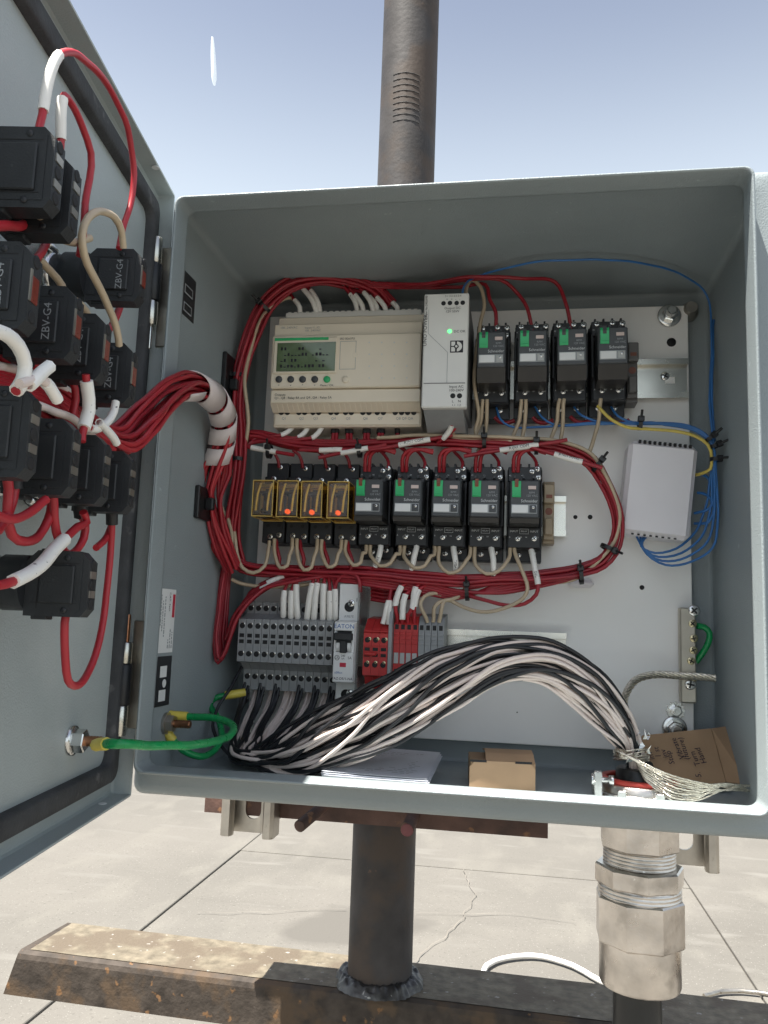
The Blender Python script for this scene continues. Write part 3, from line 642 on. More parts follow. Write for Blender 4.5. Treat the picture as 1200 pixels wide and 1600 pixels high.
fb(b, 46, 168, 34, 44, 386, 391, .5)
for k in range(22): fb(b, 48+k*5.4, 51+k*5.4, 35, 43, 391, 392, 0)
b.build('upper_terminals', 'lgrey', plc)
x0, x1, z0, z1 = rc(428, 527, 528, 584, 60)
b = MB(); b.box(x0, x1, PD-.0618, PD-.060, z0, z1, .0008); bez = b.build('screen_bezel', 'beige', plc)
x0, x1, z0, z1 = rc(432.5, 524, 535, 580, 62)
b = MB(); b.box(x0, x1, PD-.0622, PD-.0617, z0, z1, .0003); lc = b.build('display', 'lcd', plc)
b = MB(); fb(b, 43, 91, 61.8, 62.4, 358.6, 361.0, .2); b.build('green_trim', 'green', plc)
b = MB(); rl_ = random.Random(4)
for k in range(4):
    for q in range(14):
        if rl_.random() < .62: xx = x0+.0035+q*.0031; zz = z1-.0055-.0052*k; b.box(xx, xx+.0016+.0006*rl_.random(), PD-.0624, PD-.0621, zz-.0013, zz-.0013+(.0026 if rl_.random() < .6 else .0009))
b.build('display_segments', 'ink', lc)
for i, u in enumerate((436, 454.5, 473, 492, 511, 540)):
    p = P(u, 593, 60); b = MB(); b.lathe((p.x, PD-.0600, p.z), (0, -1, 0), [(0, .0030), (.0012, .0029), (.0017, .0022), (.0018, .0003)], 18)
    b.build('button', 'relaygrey' if i < 4 else 'green' if i == 4 else 'beige', plc)
    if i < 5: text(('\u25c4', '\u25bc', '\u25b2', '\u25ba', 'Menu / OK')[i] if False else ('<', 'v', '^', '>', 'Menu / OK')[i], .0026, front(p.x, PD-.0602, p.z-.0052), 'ink', plc)
x0, x1, z0, z1 = rc(531, 556, 533, 577, 60)
b = MB()
for q in ((x0, x1, z1-.0003, z1), (x0, x1, z0, z0+.0003), (x0, x0+.0003, z0, z1), (x1-.0003, x1, z0, z1)): b.box(q[0], q[1], PD-.0602, PD-.0599, q[2], q[3])
b.build('port_cover_outline', 'greyink', plc)
b = MB(); b.lathe((x1-.0005, PD-.0600, (z0+z1)/2), (0, -1, 0), [(0, .0024), (.0003, .0022)], 14); b.build('finger_notch', 'beige', plc)
for i in range(4):
    for j in range(4):
        p = P(577+i*19.5, 535+j*18.5, 60); b = MB(); b.lathe((p.x, PD-.0599, p.z), (0, -1, 0), [(0, .0008), (.0003, .0006)], 8); b.build('dimple', 'lgrey', plc)
def ptext(s, u, v, o, size, ink, par, align='LEFT', rot=0): p = P(u, v, o); text(s, size, front(p.x, p.y, p.z, rot), ink, par, align)
ptext('100...240VAC', 438, 512.5, 55.3, .0028, 'greyink', plc); ptext('Inputs I1...IG\n100...240VAC', 476, 514.5, 55.3, .0026, 'greyink', plc)
ptext('SR3 B261FU', 531, 529.5, 60.3, .0026, 'ink', plc); ptext('Outputs\nQ1...Q8 : Relay 8A and Q9...QA : Relay 5A', 429, 619.5, 56.8, .0029, 'ink', plc)
# ================================================================== power supply
ps = empty('power_supply', (.1945, PD, .3372), 'pale grey narrow power supply with a glowing green light', 'power supply')
b = MB(); b.prism([(PD-.0076, .381), (PD-.084, .3845), (PD-.090, .3843), (PD-.090, .2905), (PD-.084, .2903), (PD-.0076, .2935)], .1769, .2121, 0); b.build('case', 'side', ps)
b = MB(); fb(b, 176.5, 212.5, 84, 92, 290.0, 384.6, .9); b.build('front_cover', 'lgrey', ps)
b = MB(); fb(b, 178, 211, 91.9, 92.5, 309.5, 310.0); b.build('seam', 'side', ps)
b = MB()
for p0, p1 in (((-14, 34), (-14, 14)), ((-14, 14), (2, -2)), ((2, -2), (2, -27))): b.cyl((.1945+p0[0]*.001, PD-.0921, .3372+p0[1]*.001), (.1945+p1[0]*.001, PD-.0921, .3372+p1[1]*.001), .00018, 6)
b.build('embossed_line', 'greyink', ps)
for u, v in ((693, 474), (703, 473.5), (713.5, 473.5), (723, 473)):
    p = P(u, v, 92); b = MB(); b.lathe((p.x, PD-.0919, p.z), (0, -1, 0), [(0, .0019), (.0002, .0019)], 14); b.build('screw_recess', 'dark', ps); screw(ps, p.x, PD-.0918, p.z, .0013, 'brass')
for u, v in ((707.5, 618.5), (718, 618.5)):
    p = P(u, v, 92); b = MB(); b.lathe((p.x, PD-.0919, p.z), (0, -1, 0), [(0, .0021), (.0002, .0021)], 14); b.build('screw_recess', 'dark', ps); screw(ps, p.x, PD-.0918, p.z, .0013, 'brass')
p = P(702.5, 517.5, 92); b = MB(); b.lathe((p.x, PD-.0919, p.z), (0, -1, 0), [(0, .0016), (.0006, .0012), (.0008, .0003)], 14); b.build('status_light', 'ledg', ps)
ptext('DC OK', 709, 518, 92.3, .0029, 'ink', ps); ptext('Output DC\n12V 55W', 707, 484, 92.3, .0028, 'ink', ps, 'CENTER'); ptext('Input AC\n100-240V', 713, 607, 92.3, .0030, 'ink', ps, 'CENTER')
ptext('3.1 3.2 3.3 3.4', 708, 462.5, 92.3, .0023, 'ink', ps, 'CENTER'); ptext('+   +   -   -', 708, 467.5, 92.3, .0026, 'ink', ps, 'CENTER')
ptext('L    N', 713, 627, 92.3, .0030, 'ink', ps, 'CENTER'); ptext('1.1  1.2', 713, 633, 92.3, .0024, 'ink', ps, 'CENTER')
ptext('UNO POWER', 664.5, 516, 92.3, .0044, 'ink', ps, 'CENTER', math.pi/2); ptext('Order No.2902998', 666.5, 480, 92.3, .0024, 'ink', ps, 'CENTER', math.pi/2)
p = P(713.5, 541.5, 92); b = MB(); b.box(p.x-.0052, p.x+.0052, PD-.0922, PD-.0919, p.z-.0050, p.z+.0050, .0003); em = b.build('emblem', 'ink', ps)
b = MB(); b.box(p.x-.0043, p.x-.0012, PD-.0924, PD-.0921, p.z-.0041, p.z+.0041, .0002); b.prism([(p.x+.0003+.0040*math.cos(a), p.z+.0041*math.sin(a)) for a in [math.radians(-90+18*k) for k in range(11)]], PD-.0924, PD-.0921, 1)
b.build('emblem_mark', 'lgrey', em)
b = MB(); b.lathe((p.x-.0002, PD-.0924, p.z), (0, -1, 0), [(0, .0019), (.0002, .0019)], 12); b.box(p.x-.0052, p.x+.0018, PD-.0925, PD-.0923, p.z-.0004, p.z+.0004); b.build('emblem_ring', 'ink', em)
b = MB(); b.lathe((p.x-.0002, PD-.0926, p.z), (0, -1, 0), [(0, .0010), (.0002, .0010)], 12); b.build('emblem_dot', 'lgrey', em)
b = MB(); b.prism([(PD-.0200, .2925), (PD-.0840, .2902), (PD-.0500, .2790), (PD-.0200, .2770)], .1775, .2095, 0); b.build('lower_shell', 'termgrey', ps)
# ================================================================== relays with green levers
def make_relay(X, Z, upper, lab, group):
    t = devroot('relay', X, Z, lab, 'relay', group); D = dev(X, Z)
    b = MB(D); b.box(-14.6, 14.6, 7.7, 25, -46, 33, .6); b.box(-14.0, 14.0, 25, 40, -36, 31, .6)
    b.box(-13.6, 13.6, 40, 44.5, 19.2, 31.5, .5); b.box(-13.0, 13.0, 40, 43.5, -35.5, -19, .5)
    b.box(-14.4, -12.8, 24, 50, -18, 18, .3); b.box(12.8, 14.4, 24, 50, -18, 18, .3)
    for x in (-10.5, -3.5, 3.5, 10.5): b.box(x-.8, x+.8, 30, 43, 31, 34.5, .2)
    sk = b.build('socket', 'black', t)
    for x in (-7.2, 6.2):
        screw(t, *(D @ Vector((x, 43.4, -29.5))), .0027, 'bright'); screw(t, *(D @ Vector((x, 24.9, -40.5))), .0029, 'bright')
    for x, z in ((3.2, 27.5), (10.0, 27.5), (8.5, 22.0), (-9.5, 27.0)): screw(t, *(D @ Vector((x, 44.4, z))), .0026, 'bright')
    b = MB(D)
    for x in (-10.6, -3.9, 2.7, 9.4): b.box(x-1.2, x+1.2, 25, 25.3, -36, -34.6)
    b.build('wire_entry', 'dark', t)
    b = MB(D)
    if upper: b.prism([(-.0, 0), (0, 0), (0, 0)], 0, 0, 0) if False else None
    b.box(-11.7, 11.7, 44, 75, -15, 15.3, 1.1); b.box(-11.3, 11.3, 44, 60, 15.2, 18.5, .6)
    for x in (-9, -2, 6): b.box(x, x+2, 52, 66, 18, 20.5, .3)
    body = b.build('housing', 'relaygrey', t)
    b = MB(D)
    if upper: b.prism([(44, -15.2), (74.5, -15.2), (70, -26.5), (44, -26.5)], -11.4, 11.4, 0)
    else: b.prism([(44, -15.2), (74.5, -15.2), (73, -18.8), (44, -18.8)], -11.4, 11.4, 0)
    b.build('smoked_skirt', 'smoke', t)
    b = MB(D); b.prism([(73, 14.2), (76.6, 14.2), (77.2, 12), (76.4, 2.2), (75.6, 1.4), (73, 1.4)], -9.8, -3.0, 0); b.box(-9.4, -3.4, 76.2, 76.9, 2.4, 3.6, .2); lv = b.build('lever', 'green', t)
    b = MB(D); b.prism([(75, 16.0), (77.6, 15.6), (78.0, 11.5), (77.0, 9.2), (75, 9.2)], -7.8, -5.0, 0); b.build('test_button', 'relaygrey' if upper else 'brown', lv)
    b = MB(D); b.box(2.6, 8.8, 75, 75.5, 7.8, 10.6, .2); b.build('indicator', 'pinklabel', t)
    b = MB(D); b.box(-10.4, 9.6, 74.9, 75.35, -11.6, -4.2, .4); b.build('label_frame', 'greyink', t)
    b = MB(D); b.box(-9.9, 2.6, 75.3, 75.8, -11.0, -4.8, .3); b.build('label_window', 'label', t)
    b = MB(D); b.box(3.8, 9.1, 75.3, 75.9, -10.8, -5.0, .3); lb = b.build('lock_button', 'termlight' if upper else 'relaygrey', t); screw(t, *(D @ Vector((6.4, 75.9, -7.9))), .0013, 'bright')
    text('RPM\n120 VAC', .0024, front(*(D @ Vector((5.6, 75.3, 3.8)))), 'greyink', t); text('Schneider', .0033, front(*(D @ Vector((3.6, 75.3, -1.6)))), 'whiteink', t)
    for x in (-8.2, 8.2): text('INPUT', .0023, front(*(D @ Vector((x, 43.8, -22.2)))), 'whiteink', t)
    b = MB(D)
    for q in ((-3.6, 3.6, -20.2, -20.0), (-3.6, 3.6, -24.2, -24.0), (-3.6, -3.4, -24.2, -20), (3.4, 3.6, -24.2, -20)): b.box(q[0], q[1], 43.5, 43.7, q[2], q[3])
    b.build('printed_box', 'whiteink', t); text('RELAY', .0018, front(*(D @ Vector((0, 43.8, -22.1)))), 'whiteink', t)
    for x, s_ in ((-11.6, 'A'), (-2.6, 'A2'), (1.6, '14'), (10.8, 'A1')): text(s_, .0018, front(*(D @ Vector((x, 43.8, -27)))), 'whiteink', t)
    for x, s_ in ((-2.0, '44'), (-12, '42'), (12.2, '34')): text(s_, .0018, front(*(D @ Vector((x, 44.8, 24.2)))), 'whiteink', t)
    return t
def place(src, X, Z, lab, X0, Z0):
    c = copy_tree(src, Vector(((X-X0)/1000, 0, (Z-Z0)/1000))); c['label'] = lab
    if src.name.startswith(('relay', 'plug')): c.matrix_basis = c.matrix_basis @ Matrix.Rotation(random.uniform(-.012, .012), 4, 'Y') @ Matrix.Rotation(random.uniform(-.012, .012), 4, 'Z')
    return c
TEXT_COPY = []                                             # things copied after their writing has become mesh
RU = [230.6, 263.0, 294.6, 326.0]; RL = [133.4, 165.4, 197.2, 227.2, 258.8]
ORD = ['first', 'second', 'third', 'fourth', 'fifth']
ru = make_relay(RU[0], 342.7, True, 'dark grey relay with green lever in the top row, next to the power supply', 'green lever relays in the top row')
rl = make_relay(RL[0], 219.9, False, 'dark grey relay with green lever in the middle row, next to the amber relays', 'green lever relays in the middle row')
# ================================================================== amber clear relays
def make_amber(X, Z, lit, lab):
    t = devroot('plug_in_relay', X, Z, lab, 'relay', 'amber clear relays in the middle row'); D = dev(X, Z)
    b = MB(D); b.box(-10.2, 10.2, 7.7, 30, -34, 37, .6); b.box(-9.8, 9.8, 30, 40, -34, -15, .6); b.box(-9.8, 9.8, 30, 36, 16, 37, .6); b.box(-9.8, 9.8, 36, 41, 16, 24, .6); b.box(-9.6, 9.6, 30, 42, -15, 16, .4)
    b.build('socket', 'black', t)
    screw(t, *(D @ Vector((1.5, 36, 31))), .0026, 'bright'); screw(t, *(D @ Vector((-3.0, 41, 20))), .0026, 'bright')
    for x in (-5, 4.5): screw(t, *(D @ Vector((x, 40, -29.5))), .0026, 'zinc')
    b = MB(D)
    for x in (-5, 5): b.lathe((x, 40.05, -19), (0, 1, 0), [(0, 1.6), (.3, 1.6)], 10)
    b.build('wire_entry', 'dark', t)
    b = MB(D); b.box(-8.9, 8.9, 42.2, 75, -15.4, 15.2, 1.6); b.build('clear_cover', 'amber', t)
    b = MB(D); b.box(-9.3, 9.3, 42.1, 45, -15.8, 15.6, .4); b.build('cover_rim', 'amberedge', t)
    b = MB(D)
    for x in (-8.7, 8.7):
        for z in (-15.1, 14.9): b.box(x-.35, x+.35, 45, 74.6, z-.35, z+.35, .1)
        b.box(x-.35, x+.35, 74.1, 74.8, -15.2, 15, .1)
    for z in (-15.1, 14.9): b.box(-8.7, 8.7, 74.1, 74.8, z-.35, z+.35, .1)
    b.build('cover_edge', 'amberedge', t)
    b = MB(D); b.lathe((1.5, 60, -11), (0, 0, 1), [(0, 6.4), (1.5, 6.4), (1.5, 5.0), (15, 5.0), (15, 6.4), (16.5, 6.4)], 16); b.build('coil', 'relaycore', t)
    b = MB(D); b.box(-6.5, 7, 46, 48, -14, 12, .3); b.box(-6.5, 7, 48, 66, 6, 7.4, .2); b.box(-7, 7.4, 46, 70, -14.3, -12.8, .2); b.build('yoke', 'relaycore', t)
    for x in (-5.2, 4.6):
        b = MB(D); b.tube([(x-1.2, 71.5, -10), (x-.5, 72.8, -4), (x+.3, 73.2, 3), (x+1.3, 72.2, 9), (x+1.8, 70, 13)], .95, 6); b.build('contact_spring', 'spring', t)
    b = MB(D); b.box(-4.5, 5.5, 66, 71, 9.5, 12.5, .4); b.build('armature', 'bright', t)
    b = MB(D); b.lathe((-.6, 68, -10.3), (0, 1, 0), [(0, 2.1), (3.2, 2.1), (4.6, 1.5), (5.2, .4)], 14); b.build('indicator_lamp', 'ledo' if lit else 'relaycore', t)
    return t
AX = [44.0, 65.2, 86.6, 107.8]
am0 = make_amber(AX[0], 218.6, False, 'clear amber plug-in relay at the left end with its lamp dark')
am1 = make_amber(AX[1], 218.4, True, 'clear amber plug-in relay with glowing orange lamp, second from the left')
for k, s_ in ((2, 'third from the left'), (3, 'next to the green lever relays')): place(am1, AX[k], 218.1-.2*(k-2), 'clear amber plug-in relay with glowing orange lamp, '+s_, AX[1], 218.4)
# ================================================================== end clamps
def clamp(X, Z, m, lab):
    t = devroot('end_clamp', X, Z, lab, 'end clamp'); D = dev(X, Z)
    b = MB(D); b.box(-4.3, 4.3, 7.7, 30, -24, 24, .8); b.box(-4.3, 4.3, 30, 38, 6, 22, .8); b.box(-3.2, 3.2, 30, 34, -20, -6, .6); b.build('body', m, t)
    for z0, z1 in ((21, 26), (-27, -22)): MB(D).box(-4.8, 4.8, 7.7, 26, z0, z1, .5).build('rail_foot', m, t)
    b = MB(D); b.lathe((0, 30, 0), (0, 1, 0), [(0, 3.1), (.3, 3.1)], 16); b.build('screw_hole', 'brown', t)
    b = MB(D); b.box(-2.5, 2.5, 38, 38.3, 10, 13); b.build('slot', 'brown', t)
M['tanclamp'] = mat('tan_clamp_plastic', (.34, .27, .18), .5, var=.06)
clamp(279.0, 216.5, 'tanclamp', 'tan plastic end clamp at the right of the middle relay row')
M['greyclamp'] = mat('grey_clamp_plastic', (.13, .125, .12), .5, var=.06)
clamp(347.0, 337.5, 'greyclamp', 'dark grey plastic end clamp at the right of the top relay row')
# ================================================================== white module
ctr = (P(982, 682, 33)+P(1094, 696, 33)+P(972, 830, 33)+P(1074, 846, 33))/4
MR = Matrix.Translation((ctr.x, PD, ctr.z)) @ Matrix.Rotation(math.radians(6.2), 4, 'Y')
mod = empty('white_module', None, 'tilted white plastic module box with a row of vent slots, at the right', 'module', Mw=MR)
b = MB(MR); b.box(-.0275, .0275, -.033, -.0005, -.0400, .0385, .004); b.build('case', 'white', mod)
b = MB(MR); b.box(-.0245, .0245, -.0335, -.0325, -.0370, .0350, .0008); b.build('front_panel', 'white', mod)
for k in range(11):
    b = MB(MR); x = -.0190+k*.0040; b.box(x-.0010, x+.0010, -.0332, -.0290, .0362, .0388); b.build('vent_slot', 'dark', mod)
for k in range(8):
    b = MB(MR); x = -.0170+k*.0048; b.box(x-.0009, x+.0009, -.0322, -.0300, -.0402, -.0392); b.build('vent_slot', 'dark', mod)
# ================================================================== terminal blocks
TX0, TP = 21.0, 6.87
def make_term(X):
    t = devroot('terminal_block', X, 98.5, '', 'terminal block', 'grey feed-through terminal blocks on the bottom rail'); D = dev(X, 98.5); h = TP/2-.18
    b = MB(D); b.prism([(7.7, -40), (30, -40), (30, -23), (38, -17), (50, -15.5), (50, 20), (38, 22), (30, 25), (30, 35), (7.7, 35)], -h, h, 0); b.build('body', 'termgrey', t)
    for z, o in ((29.5, 30), (14.3, 50), (-9.0, 50), (-29, 30)):
        b = MB(D); b.lathe((0, o-.05, z), (0, 1, 0), [(0, 2.35), (.25, 2.35), (.25, 1.9)], 14); b.build('screw_well', 'dark', t); screw(t, *(D @ Vector((0, o-.1, z))), .0017, 'zinc')
    for z in (6.2, 1.2):
        b = MB(D); b.box(-2.0, 2.0, 49.9, 50.25, z-1.6, z+1.6); b.build('marker_slot', 'dark', t)
    b = MB(D); b.box(-h, h, 49.9, 50.4, 8.9, 9.5); b.box(-h, h, 49.9, 50.4, -3.0, -2.4); b.build('edge_ridge', 'termgrey', t)
    return t
t0 = make_term(TX0+TP/2); tn = ['leftmost', 'second', 'third', 'fourth', 'fifth', 'sixth', 'seventh', 'eighth', 'ninth', 'tenth', 'eleventh', 'twelfth']
for k in range(12):
    lab = 'grey screw terminal block, leftmost of the twelve' if k == 0 else 'grey screw terminal block, rightmost of the twelve, against the breaker' if k == 11 else 'grey screw terminal block, %s of twelve from the left' % tn[k]
    if k == 0: t0['label'] = lab
    else: place(t0, TX0+TP*(k+.5), 98.5, lab, TX0+TP/2, 98.5)
# ================================================================== circuit breaker
br = devroot('circuit_breaker', 115, 98.5, 'white miniature circuit breaker with a black toggle', 'circuit breaker'); D = dev(115, 98.5)
b = MB(D); b.prism([(7.7, -48), (44, -48), (44, -30), (56, -28), (56, 20.5), (44, 22), (44, 52), (7.7, 52)], -8.6, 8.6, 0); b.build('case', 'brk', br)
b = MB(D); b.box(-8.4, 8.4, 55.9, 61, -28.2, -4.0, .7); b.box(-8.4, 8.4, 55.9, 61, 13.2, 20.4, .6); b.box(-8.4, -6.2, 55.9, 60.4, -4.0, 13.2, .3); b.box(6.2, 8.4, 55.9, 60.4, -4.0, 13.2, .3); b.build('front_cover', 'brk', br)
b = MB(D); b.box(-6.1, 6.1, 55.9, 57, -4.0, 13.2); b.build('toggle_recess', 'black', br)
b = MB(D); b.lathe((-6.1, 57, 4.5), (1, 0, 0), [(0, 4.6), (12.2, 4.6)], 18); b.box(-7.6, 7.6, 60.5, 66, 5.5, 11.8, .9); b.box(-2.8, 2.8, 58, 63, -4.5, 6, .5); b.build('toggle', 'black', br)
for x in (-4.6, 4.6):
    b = MB(D); b.lathe((x-1.4, 57, 1.0), (1, 0, 0), [(0, 5.2), (2.8, 5.2)], 18); b.build('toggle_cheek', 'brk', br)
b = MB(D); b.box(8.7, 10.6, 8, 52, -46, 50, .3); b.build('clear_side', 'clear', br)
for z, o in ((33, 44), (-39, 44)):
    b = MB(D); b.lathe((0, o, z), (0, 1, 0), [(0, 4.2), (.3, 4.2), (.3, 3.5)], 20); b.build('screw_well', 'dark', br); screw(br, *(D @ Vector((0, o, z))), .0034, 'bright')
text('EATON', .0050, front(*(D @ Vector((0, 61.2, 16.8)))), 'blueink', br); text('A9B7E', .0030, front(*(D @ Vector((0, 44.3, 25)))), 'greyink', br)
text('1', .0048, front(*(D @ Vector((6.3, 44.3, 39)))), 'ink', br); text('FAZ-D5/1-NA', .0029, front(*(D @ Vector((0, 61.2, -25.2)))), 'ink', br); text('UL', .0032, front(*(D @ Vector((-5, 61.2, -8.5)))), 'ink', br); text('SA', .0030, front(*(D @ Vector((5.5, 61.2, -8.5)))), 'ink', br); text('240\nkA', .0022, front(*(D @ Vector((0, 61.2, -8)))), 'ink', br); text('xEffect', .0024, front(*(D @ Vector((-3.5, 61.2, -20.5)))), 'blueink', br)
b = MB(D); b.box(-2.6, 2.6, 60.9, 61.3, -15.8, -12.4, .2); b.build('indicator', 'redink', br)
b = MB(D)
for a in range(16):
    q = a*math.pi/8; b.box(-5+1.9*math.cos(q)-.25, -5+1.9*math.cos(q)+.25, 60.9, 61.15, -8.5+1.9*math.sin(q)-.25, -8.5+1.9*math.sin(q)+.25)
b.build('approval_ring', 'ink', br)
# ================================================================== red fuse terminals, end plate, spring terminals
def make_fuse(X, lab):
    t = devroot('fuse_terminal', X, 98.5, lab, 'terminal block', 'red screw terminals on the bottom rail'); D = dev(X, 98.5); h = 3.3
    b = MB(D); b.prism([(7.7, -36), (34, -34), (40, -24), (50, -22), (50, 12), (46, 16), (40, 20), (34, 24), (7.7, 26)], -h, h, 0); b.build('body', 'termred', t)
    for z in (6.5, -13.5): 
        b = MB(D); b.lathe((0, 49.95, z), (0, 1, 0), [(0, 2.3), (.25, 2.3), (.25, 1.8)], 14); b.build('screw_well', 'dark', t); screw(t, *(D @ Vector((0, 49.9, z))), .0018, 'brass')
    for z in (-1.0, -5.8):
        b = MB(D); b.box(-2.2, 2.2, 49.9, 50.3, z-1.3, z+1.3); b.build('slot', 'dark', t)
    b = MB(D); b.box(-h, h, 50, 51.2, 13.2, 14.2, .2); b.box(-h, h, 50, 50.8, 1.4, 2.2, .2); b.build('ridge', 'termred', t)
    return t
f0 = make_fuse(132.6, 'red screw terminal nearest the breaker'); place(f0, 139.4, 98.5, 'red screw terminal in the middle of the three', 132.6, 98.5); place(f0, 146.2, 98.5, 'red screw terminal of the three nearest the grey end plate', 132.6, 98.5)
D = dev(135, 98.5); b = MB(D); b.box(-4.5, 6.0, 50.6, 54, -6.2, -3.0, 1.0); b.build('jumper_link', 'termred', None, label='red plastic jumper link across the red screw terminals', cat='jumper')
D = dev(151.3, 98.5); b = MB(D); b.prism([(7.7, -38), (44, -38), (50, -30), (50, 20), (44, 34), (7.7, 38)], -1.4, 1.4, 0); b.build('end_plate', 'termgrey', None, label='thin grey end plate between the red terminal groups', cat='end plate')
def make_spring(X, m, lab, gr):
    t = devroot('spring_terminal', X, 98.5, lab, 'terminal block', gr); D = dev(X, 98.5); h = 2.45
    b = MB(D); b.prism([(7.7, -34), (36, -34), (42, -24), (42, 20), (36, 27), (7.7, 30)], -h, h, 0); b.build('body', m, t)
    for z in (18.0, -18.5):
        b = MB(D); b.box(-1.5, 1.5, 41.9, 42.25, z-2.0, z+2.0); b.build('wire_port', 'dark', t)
    for z in (12.5, 9.0, 5.0):
        b = MB(D); b.box(-h, h, 41.9, 42.9, z-1.0, z+1.0, .25); b.build('ridge', m, t)
    b = MB(D); b.box(-1.9, 1.9, 41.9, 42.8, -12, -3.2, .2); b.build('marker_tag', 'termlight', t)
    b = MB(D); b.lathe((0, 37, 22.5), (0, .8, .6), [(0, 1.7), (.6, 1.7)], 12); b.build('entry_funnel', 'dark', t)
    return t
r0 = make_spring(155.6, 'termred', 'red spring terminal next to the grey end plate', 'red spring terminals')
for k, s_ in ((1, 'second from the end plate'), (2, 'third from the end plate'), (3, 'touching the grey spring terminals')): place(r0, 155.6+5.1*k, 98.5, 'red spring terminal, '+s_, 155.6, 98.5)
g0 = make_spring(176.3, 'termgrey', 'grey spring terminal touching the red ones', 'grey spring terminals')
for k, s_ in ((1, 'second from the red ones'), (2, 'third from the red ones'), (3, 'last before the bare rail')): place(g0, 176.3+5.3*k, 98.5, 'grey spring terminal, '+s_, 176.3, 98.5)
# ================================================================== earth bar
M['barmetal'] = mat('dull_plated_brass', (.58, .54, .46), .45, .85, var=.1, scale=60)
gb_ = empty('earth_bar', (.392, PD, .064), 'plated brass earth bar with seven screws at the right edge of the panel', 'earth bar')
b = MB(); b.box(.3862, .3985, PD-.0125, PD-.0030, .0635, .1405, .0010); b.build('bar', 'barmetal', gb_)
for z in (.070, .134):
    b = MB(); b.lathe((.3925, PD-.0002, z), (0, -1, 0), [(0, .004), (.003, .004)], 12); b.build('spacer', 'zinc', gb_)
for k, v in enumerate((960, 979, 999, 1019, 1039, 1059, 1079)):
    p = P(1077, v, 12.5); screw(gb_, p.x, PD-.0124, p.z, .0050 if k in (0, 6) else .0036, 'bright' if k in (0, 6) else 'brass')
# ================================================================== wiring on the panel
RR, RTN = .00165, .00165
def pp(*a): return [P(*q) for q in a]
# --- bundle arching over the controller and down the left side
path = pp((610, 478, 30), (585, 452, 34), (540, 437, 38), (495, 433, 42), (450, 446, 46), (412, 480, 50), (388, 535, 54), (374, 590, 56), (371, 640, 56), (374, 690, 54), (372, 745, 52), (364, 800, 50), (362, 850, 46), (372, 885, 40))
bundle(path, 11, [.0055, .006, .0065, .007, .007, .007, .0068, .0062, .006, .0065, .006, .0065, .0075, .007], RR, ['red'], 'dark red wire in the bundle arching over the controller and down its left side', 'red wires arching over the controller', 1.0, 3)
wire(pp((462, 470, 30), (452, 465, 40), (430, 475, 48), (412, 492, 52), (392, 545, 56), (383, 595, 60), (386, 640, 60), (388, 670, 58), (378, 715, 52), (352, 755, 50), (346, 790, 52), (358, 815, 54), (362, 850, 52), (348, 885, 50)), RR, 'tan', 'tan wire running down beside the left red bundle')
# wires dropping into the controller's upper terminals, each with a white sleeve
for k, (u0, v0, u1, v1, o) in enumerate([(462, 470, 470, 498, 38), (474, 452, 498, 497, 40), (486, 455, 503, 498, 38), (548, 460, 560, 497, 36), (556, 462, 570, 497, 38), (570, 458, 585, 497, 40), (578, 464, 592, 497, 36), (590, 466, 606, 496, 38), (614, 474, 622, 494, 36)]):
    wire(pp((u0-10, v0-12, 36), (u0, v0, o), ((u0+u1)/2+3, (v0+v1)/2-3, o+3), (u1, v1, o)), RR, 'red', 'white sleeved red wire entering the controller top, %s from its left end' % ['first', 'second', 'third', 'fourth', 'fifth', 'sixth', 'seventh', 'eighth', 'ninth'][k], 'sleeved wires entering the controller top', [(.9, 3, 'sleeve', 1.35)])
# --- door bundle through the spiral wrap to the left wall
dpath = [pD(-40, 560, -.002), pD(20, 592, 0), pD(80, 625, .004), pD(135, 668, .010), pY(188, 690, -.10), pY(222, 655, -.075), pY(262, 615, -.035), pY(300, 602, .010), pY(335, 622, .05), pY(350, 655, .075), pY(346, 695, .088), pY(336, 735, .095), pY(328, 775, .098), pY(334, 815, .105), pY(346, 850, .115), pY(362, 885, .13)]
bundle(dpath, 15, [.008, .008, .008, .009, .0095, .011, .0105, .0088, .0085, .0085, .0095, .0125, .0105, .0105, .010, .009], RR, ['redb', 'red'], {'redb': 'bright red wire in the thick bundle crossing from the door', 'red': 'dark red wire in the thick bundle crossing from the door'}, {'redb': 'bright red wires crossing from the door', 'red': 'dark red wires crossing from the door'}, .7, 5)
def spiral(pts, t0, t1, turns, R, wd, lab):
    c, ts = catmull(pts, .004); K = len(c); T = [(c[min(i+1, K-1)]-c[max(i-1, 0)]).normalized() for i in range(K)]; a = T[0].orthogonal().normalized(); fr = []
    for i in range(K): a = (a-T[i]*a.dot(T[i])).normalized(); fr.append((a.copy(), T[i].cross(a)))
    def at(t):
        i = 0
        while i < K-2 and ts[i+1] < t: i += 1
        f = (t-ts[i])/max(1e-6, ts[i+1]-ts[i]); return c[i].lerp(c[i+1], f), fr[i][0].lerp(fr[i+1][0], f), fr[i][1].lerp(fr[i+1][1], f)
    b = MB(); n = int(turns*26); vs, fs = [], []
    for k in range(n+1):
        f = k/n; an = f*turns*2*math.pi+1.2; tt = t0+(t1-t0)*f; pit = (t1-t0)/turns*wd/2
        for dt, rr in ((-pit, R), (pit, R), (pit, R-.0009), (-pit, R-.0009)):
            p, x, y = at(min(max(tt+dt, 0), len(pts)-1)); vs.append(p+x*math.cos(an)*rr+y*math.sin(an)*rr)
    for k in range(n):
        for j in range(4): fs.append((4*k+j, 4*k+(j+1) % 4, 4*k+4+(j+1) % 4, 4*k+4+j))
    fs.append((0, 1, 2, 3)); fs.append((4*n, 4*n+1, 4*n+2, 4*n+3)); b.add(vs, fs, True)
    return b.build('spiral_wrap', 'wrap', None, label=lab, cat='spiral wrap')
